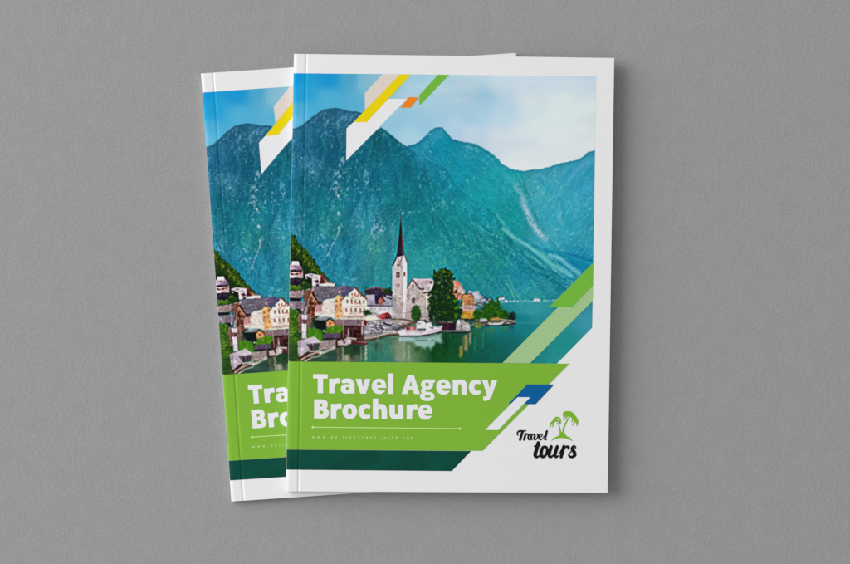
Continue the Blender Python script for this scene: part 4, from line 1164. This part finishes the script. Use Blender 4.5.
def web_field():
    items = []
    txt = "www.dolicketravelisite.com"
    x = 312.4
    for ch in txt:
        adv = 5.2 if ch in 'w' else (3.2 if ch in '.il' else 4.05)
        s = 0.95 if ch != 'w' else 1.15
        base = 438.0 + 0.0088 * (x - 313)
        for st in MINI[ch]:
            P = [(x + px * s, base - py * .95) for px, py in st]
            items.append((lambda X, Y, P=P: np.maximum.reduce([fstroke(X, Y, [P[i], P[i + 1]], .23) for i in range(len(P) - 1)]), x - 1, base - 4, x + 3.5, base + 1))
        x += adv
    return compose(items, 311, 432, 420, 441, .13)


def Z7(P): return [(513 + px / 12.14, 420 + py / 12.14) for px, py in P]
def Z8(P): return [(545 + px / 14.1, 405 + py / 14.1) for px, py in P]


def script_field(strokes, box, gs=.14, heavy=1.34):
    items = []
    for P, R in strokes:
        Q = Z7(P); RR = [q * heavy / 12.14 + .04 for q in R]
        xs = [q[0] for q in Q]; ys = [q[1] for q in Q]; m = max(RR) + 1
        items.append((lambda X, Y, Q=Q, RR=RR: fstroke(X, Y, Q, RR), min(xs) - m, min(ys) - m, max(xs) + m, max(ys) + m))
    return compose(items, *box, gs)


TRAVEL = [([(58, 182), (50, 160), (62, 140), (90, 130), (125, 134), (160, 124)], [6, 6, 8, 9, 8, 3]),
          ([(116, 134), (100, 185), (84, 238)], [11, 12, 11]),
          ([(152, 166), (142, 205), (132, 238)], [9, 10, 9]), ([(144, 195), (160, 172), (174, 168), (180, 178)], [3, 6, 8, 6]),
          ([(216, 172), (196, 176), (183, 205), (187, 234), (206, 228), (222, 196)], [6, 7, 8, 7, 5, 4]), ([(228, 170), (219, 208), (222, 236), (240, 226)], [8, 9, 7, 3]),
          ([(244, 180), (258, 170), (263, 190), (256, 222), (268, 238), (290, 220), (302, 190), (294, 168)], [3, 7, 9, 9, 7, 5, 6, 7]), ([(296, 168), (312, 178)], [4, 3]),
          ([(324, 208), (346, 196), (352, 176), (338, 168), (322, 186), (318, 218), (334, 238), (358, 222)], [3, 4, 6, 6, 7, 8, 7, 3]),
          ([(410, 134), (396, 190), (384, 228), (396, 238), (410, 226)], [10, 10, 9, 6, 3]), ([(356, 224), (376, 190)], [3, 3])]
TOURS = [([(306, 276), (288, 345), (268, 415), (280, 446), (312, 438), (334, 412)], [16, 17, 17, 13, 8, 5]), ([(258, 316), (290, 312), (328, 310)], [6, 9, 6]),
         ([(398, 322), (364, 330), (342, 380), (344, 430), (368, 446), (398, 418), (414, 368), (406, 330)], [10, 13, 16, 16, 12, 11, 12, 11]), ([(404, 345), (424, 362), (446, 350)], [5, 5, 4]),
         ([(462, 322), (446, 372), (436, 420), (452, 447), (484, 430), (510, 390)], [15, 16, 15, 12, 8, 6]), ([(536, 322), (518, 380), (508, 424), (524, 447), (556, 428)], [15, 16, 15, 11, 5]),
         ([(566, 400), (602, 330)], [5, 5]), ([(616, 318), (600, 380), (584, 446)], [14, 16, 14]), ([(604, 372), (630, 334), (656, 320), (674, 330), (668, 350)], [5, 8, 11, 12, 8]),
         ([(690, 400), (722, 352), (738, 318)], [5, 6, 7]), ([(738, 312), (718, 346), (742, 388), (748, 424), (716, 448), (684, 436), (676, 414)], [9, 15, 16, 16, 11, 10, 7]), ([(738, 316), (756, 322), (756, 340)], [7, 7, 6])]


def palm_field():
    st = [([(252, 400), (262, 330), (285, 265), (318, 205), (350, 158)], [12, 10, 8, 7, 6]),
          ([(216, 400), (210, 340), (198, 295), (176, 250)], [9, 7, 6, 5]),
          ([(350, 150), (325, 108), (290, 100), (262, 118), (258, 150)], [10, 13, 13, 10, 4]),
          ([(345, 150), (305, 128), (272, 160), (264, 222)], [9, 13, 10, 3]), ([(335, 150), (305, 160), (292, 205)], [8, 8, 3]),
          ([(300, 100), (345, 100), (385, 125), (415, 165)], [8, 14, 15, 9]),
          ([(350, 148), (400, 150), (438, 200), (450, 290)], [10, 15, 13, 4]), ([(360, 155), (408, 180), (418, 225), (384, 285)], [9, 12, 11, 3]), ([(365, 160), (390, 195), (372, 240)], [7, 8, 3]),
          ([(432, 180), (458, 215), (462, 260)], [8, 7, 3]),
          ([(178, 232), (150, 208), (110, 232), (80, 262), (74, 312)], [7, 11, 12, 10, 3]), ([(176, 232), (140, 225), (112, 268), (108, 310)], [6, 8, 8, 3]),
          ([(110, 228), (150, 184), (186, 182), (212, 215), (216, 268)], [8, 12, 13, 10, 3]), ([(178, 225), (196, 232), (204, 262)], [6, 6, 3])]
    items = []
    for P, R in st:
        Q = Z8(P); RR = [q * 1.18 / 14.1 + .03 for q in R]
        xs = [q[0] for q in Q]; ys = [q[1] for q in Q]
        items.append((lambda X, Y, Q=Q, RR=RR: fstroke(X, Y, Q, RR), min(xs) - 2, min(ys) - 2, max(xs) + 2, max(ys) + 2))
    isl = Z8([(84, 506), (112, 470), (150, 446), (186, 434), (206, 396), (232, 376), (262, 376), (284, 410), (300, 436), (342, 450), (372, 480), (390, 512),
              (350, 490), (296, 468), (240, 462), (180, 466), (130, 482)])
    items.append((lambda X, Y: fpoly(X, Y, isl), 549, 429, 575, 443))
    return compose(items, 548, 409, 580, 443, .14)


PHOTO_OUT = [(293.62, 73.4), (400, 74.5), (596.2, 76.8), (592.1, 327.6), (556.9, 363.3), (400, 362.4), (288.26, 361.4)]
xs_p = np.arange(287.0, 598.0, 0.42); ys_p = np.arange(72.0, 365.0, 0.42)
Xp, Yp = np.meshgrid(xs_p, ys_p)
PH_F = (poly_sd([(293.62, 73.4), (400, 74.5), (596.2, 76.8), (592.1, 327.6), (555.4, 364.9), (288.22, 362.6)], Xp, Yp), xs_p, ys_p)
FIELDS = {"title_lettering": (title_field(), WHITE, .00016), "web_address": (web_field(), LIME, .00016), "palm_emblem": (palm_field(), LOGO_G, .00010),
          "script_lettering": (script_field(TRAVEL, (515, 428, 549, 442)), BLACK, .00010), "slanted_lettering": (script_field(TOURS, (531, 440, 579, 460)), BLACK, .00010)}


# ------------------------------------------------------------------ one booklet
def slab(name, us, bk, ztop, zbot, m, parent, v0=0.0, v1=1.0, jit=0.0):
    """sheet with thickness; ztop / zbot are functions of u"""
    us = np.asarray(us, float); n = len(us)
    vs = np.array([v0, v1])
    pts = []
    for fz in (ztop, zbot):
        for v in vs:
            pts.append(bk.place_uv(us, np.full(n, v), 0, zabs=fz(us)))
    V = np.concatenate(pts)
    F = []
    a, b_, c, d = 0, n, 2 * n, 3 * n           # top head, top foot, bottom head, bottom foot
    for i in range(n - 1):
        F.append((b_ + i, b_ + i + 1, a + i + 1, a + i))
        F.append((c + i, c + i + 1, d + i + 1, d + i))
        F.append((a + i, a + i + 1, c + i + 1, c + i))
        F.append((b_ + i + 1, b_ + i, d + i, d + i + 1))
    F.append((a, c, d, b_)); F.append((a + n - 1, b_ + n - 1, d + n - 1, c + n - 1))
    return V, F


def build_booklet(quad, z0, thick, label, droop=0.0):
    bk = Booklet(quad, z0, thick, droop)
    root = bpy.data.objects.new("brochure", None)
    root.empty_display_size = .05
    root.location = bk.org
    root.rotation_euler = (0, 0, bk.rot)
    scene.collection.objects.link(root)
    tag(root, label, "brochure", "travel brochures stacked on the grey board")
    CT = .00028                                                     # cover board thickness
    top = lambda u: bk.surf_z(u, 0)
    dr = lambda u: bk.droop * np.clip(u - .2, 0, 1) ** 2
    V, F = slab("front_cover", U_CUTS, bk, top, lambda u: top(u) - CT, PAPER, root)
    cover = link_mesh("front_cover", V, F, PAPER, root)
    V, F = slab("back_cover", U_CUTS, bk, lambda u: z0 + CT + .0005 * np.clip((.013 - u) / .013, 0, 1) ** 2 - dr(u), lambda u: z0 + .00002 + .0005 * np.clip((.013 - u) / .013, 0, 1) ** 2 - dr(u), PAPER, root)
    link_mesh("back_cover", V, F, PAPER, root)
    # spine strip joins the two boards
    sp_u = [-.0004, .0012]
    V, F = slab("spine", sp_u, bk, lambda u: top(np.zeros_like(u)) - .00004, lambda u: z0 + .00056 + 0 * u, PAPER, root, .0003, .9997)
    link_mesh("spine", V, F, PAPER, root)
    # leaves
    r = random.Random(int(z0 * 1e5) + 5)
    VV, FF = [], []
    n = 22
    us = [.004, .012, .025, .034, CREASE_U, .043, .055, .12, .25, .4, .55, .7, .85, .996]
    for k in range(n):
        t0, t1 = (k + .08) / n, (k + .92) / n
        lo = lambda u: z0 + CT + .0005 * np.clip((.013 - u) / .013, 0, 1) ** 2 - dr(u) + .00002
        hi = lambda u: top(u) - CT - .00003
        us2 = list(us); us2[-1] = .9962 - r.random() * .0016
        V, F = slab("leaf", us2, bk, lambda u: lo(u) + (hi(u) - lo(u)) * t1, lambda u: lo(u) + (hi(u) - lo(u)) * t0, EDGE, root, .0012 + r.random() * .0012, .9988 - r.random() * .0012)
        off = sum(len(q) for q in VV)
        VV.append(V); FF += [tuple(i + off for i in f) for f in F]
    link_mesh("pages", np.concatenate(VV), FF, EDGE, root)

    # printed matter, all sub-parts of the front cover
    A, B_, C_, D_ = .00004, .00008, .00012, .00016
    f, xs, ys = PH_F
    ph = printed("cover_photograph", f, xs, ys, bk, A, PHOTO, cover, colors=sample_print)
    tag(ph, label="printed lakeside village with a church spire under teal mountains")
    H = (DESIGN[0], DESIGN[3])

    def edge_x(y):
        t = (y - DESIGN[0][1]) / (DESIGN[3][1] - DESIGN[0][1])
        return DESIGN[0][0] + (DESIGN[3][0] - DESIGN[0][0]) * t + .05
    band("title_band", [(edge_x(361.5), 361.5), (569.6, 363.6), (482.6, 450.6), (edge_x(449.4), 449.4)], bk, B_, GREEN, cover)
    band("footer_band", [(edge_x(449.5), 449.5), (471.2, 450.75), (451.8, 470.9), (edge_x(469.6), 469.6)], bk, A, DARK_G, cover)
    band("cream_stripe", [(382.6, 74.35), (399.9, 74.55), (365.0, 110.3), (364.8, 93.4)], bk, B_, CREAM, cover)
    band("yellow_stripe", [(399.9, 74.55), (411.2, 74.65), (366.6, 122.4), (353.6, 122.2)], bk, C_, YELLOW, cover)
    band("white_stripe", [(388.4, 99.0), (407.2, 99.0), (346.2, 160.8), (346.6, 128.6), (353.6, 122.2), (366.6, 122.4)], bk, B_, WHITE, cover)
    band("orange_stripe", [(408.4, 97.5), (418.6, 97.5), (410.6, 107.9), (400.6, 107.9)], bk, D_, ORANGE, cover)
    band("green_stripe", [(437.9, 74.9), (449.3, 75.1), (419.4, 106.0), (419.0, 95.6)], bk, B_, STRIPE_G, cover)
    band("green_stripe", [(593.4, 262.4), (592.9, 285.6), (571.9, 307.2), (549.6, 306.6)], bk, C_, STRIPE_G, cover)
    band("pale_green_stripe", [(593.0, 284.4), (592.6, 301.0), (529.9, 363.1), (502.4, 362.9), (558.4, 306.8)], bk, B_, PALE_G, cover)
    band("blue_stripe", [(527.0, 384.2), (554.2, 384.4), (535.6, 404.0), (508.4, 403.8)], bk, C_, BLUE, cover)
    band("white_stripe", [(517.6, 397.0), (530.2, 397.1), (498.0, 429.9), (485.2, 429.7)], bk, D_, WHITE, cover)
    # rule with a dot at each end
    fr = compose([(lambda X, Y: fstroke(X, Y, [(312.6, 427.05), (459.8, 428.4)], .42), 311, 425, 462, 430),
                  (lambda X, Y: fell(X, Y, 312.9, 427.05, 1.3, 1.25), 311, 425, 315, 429),
                  (lambda X, Y: fell(X, Y, 459.8, 428.4, 1.3, 1.25), 458, 426, 462, 430)], 311, 425, 462, 430.5, .2)
    printed("rule_line", *fr, bk, C_, LIME, cover)
    for nm, (fl, m, lift) in FIELDS.items():
        printed(nm, *fl, bk, lift, m, cover)
    return root


build_booklet([(201.0, 73.6), (516.0, 53.2), (546.4, 480.0), (231.4, 501.4)], 0.0, .0042,
              "lower travel brochure mostly hidden under the other, only its spine side showing at left")
build_booklet(DESIGN, .0052, .0042, "upper travel brochure lying on top with its whole lake and church cover in view", droop=0.0)
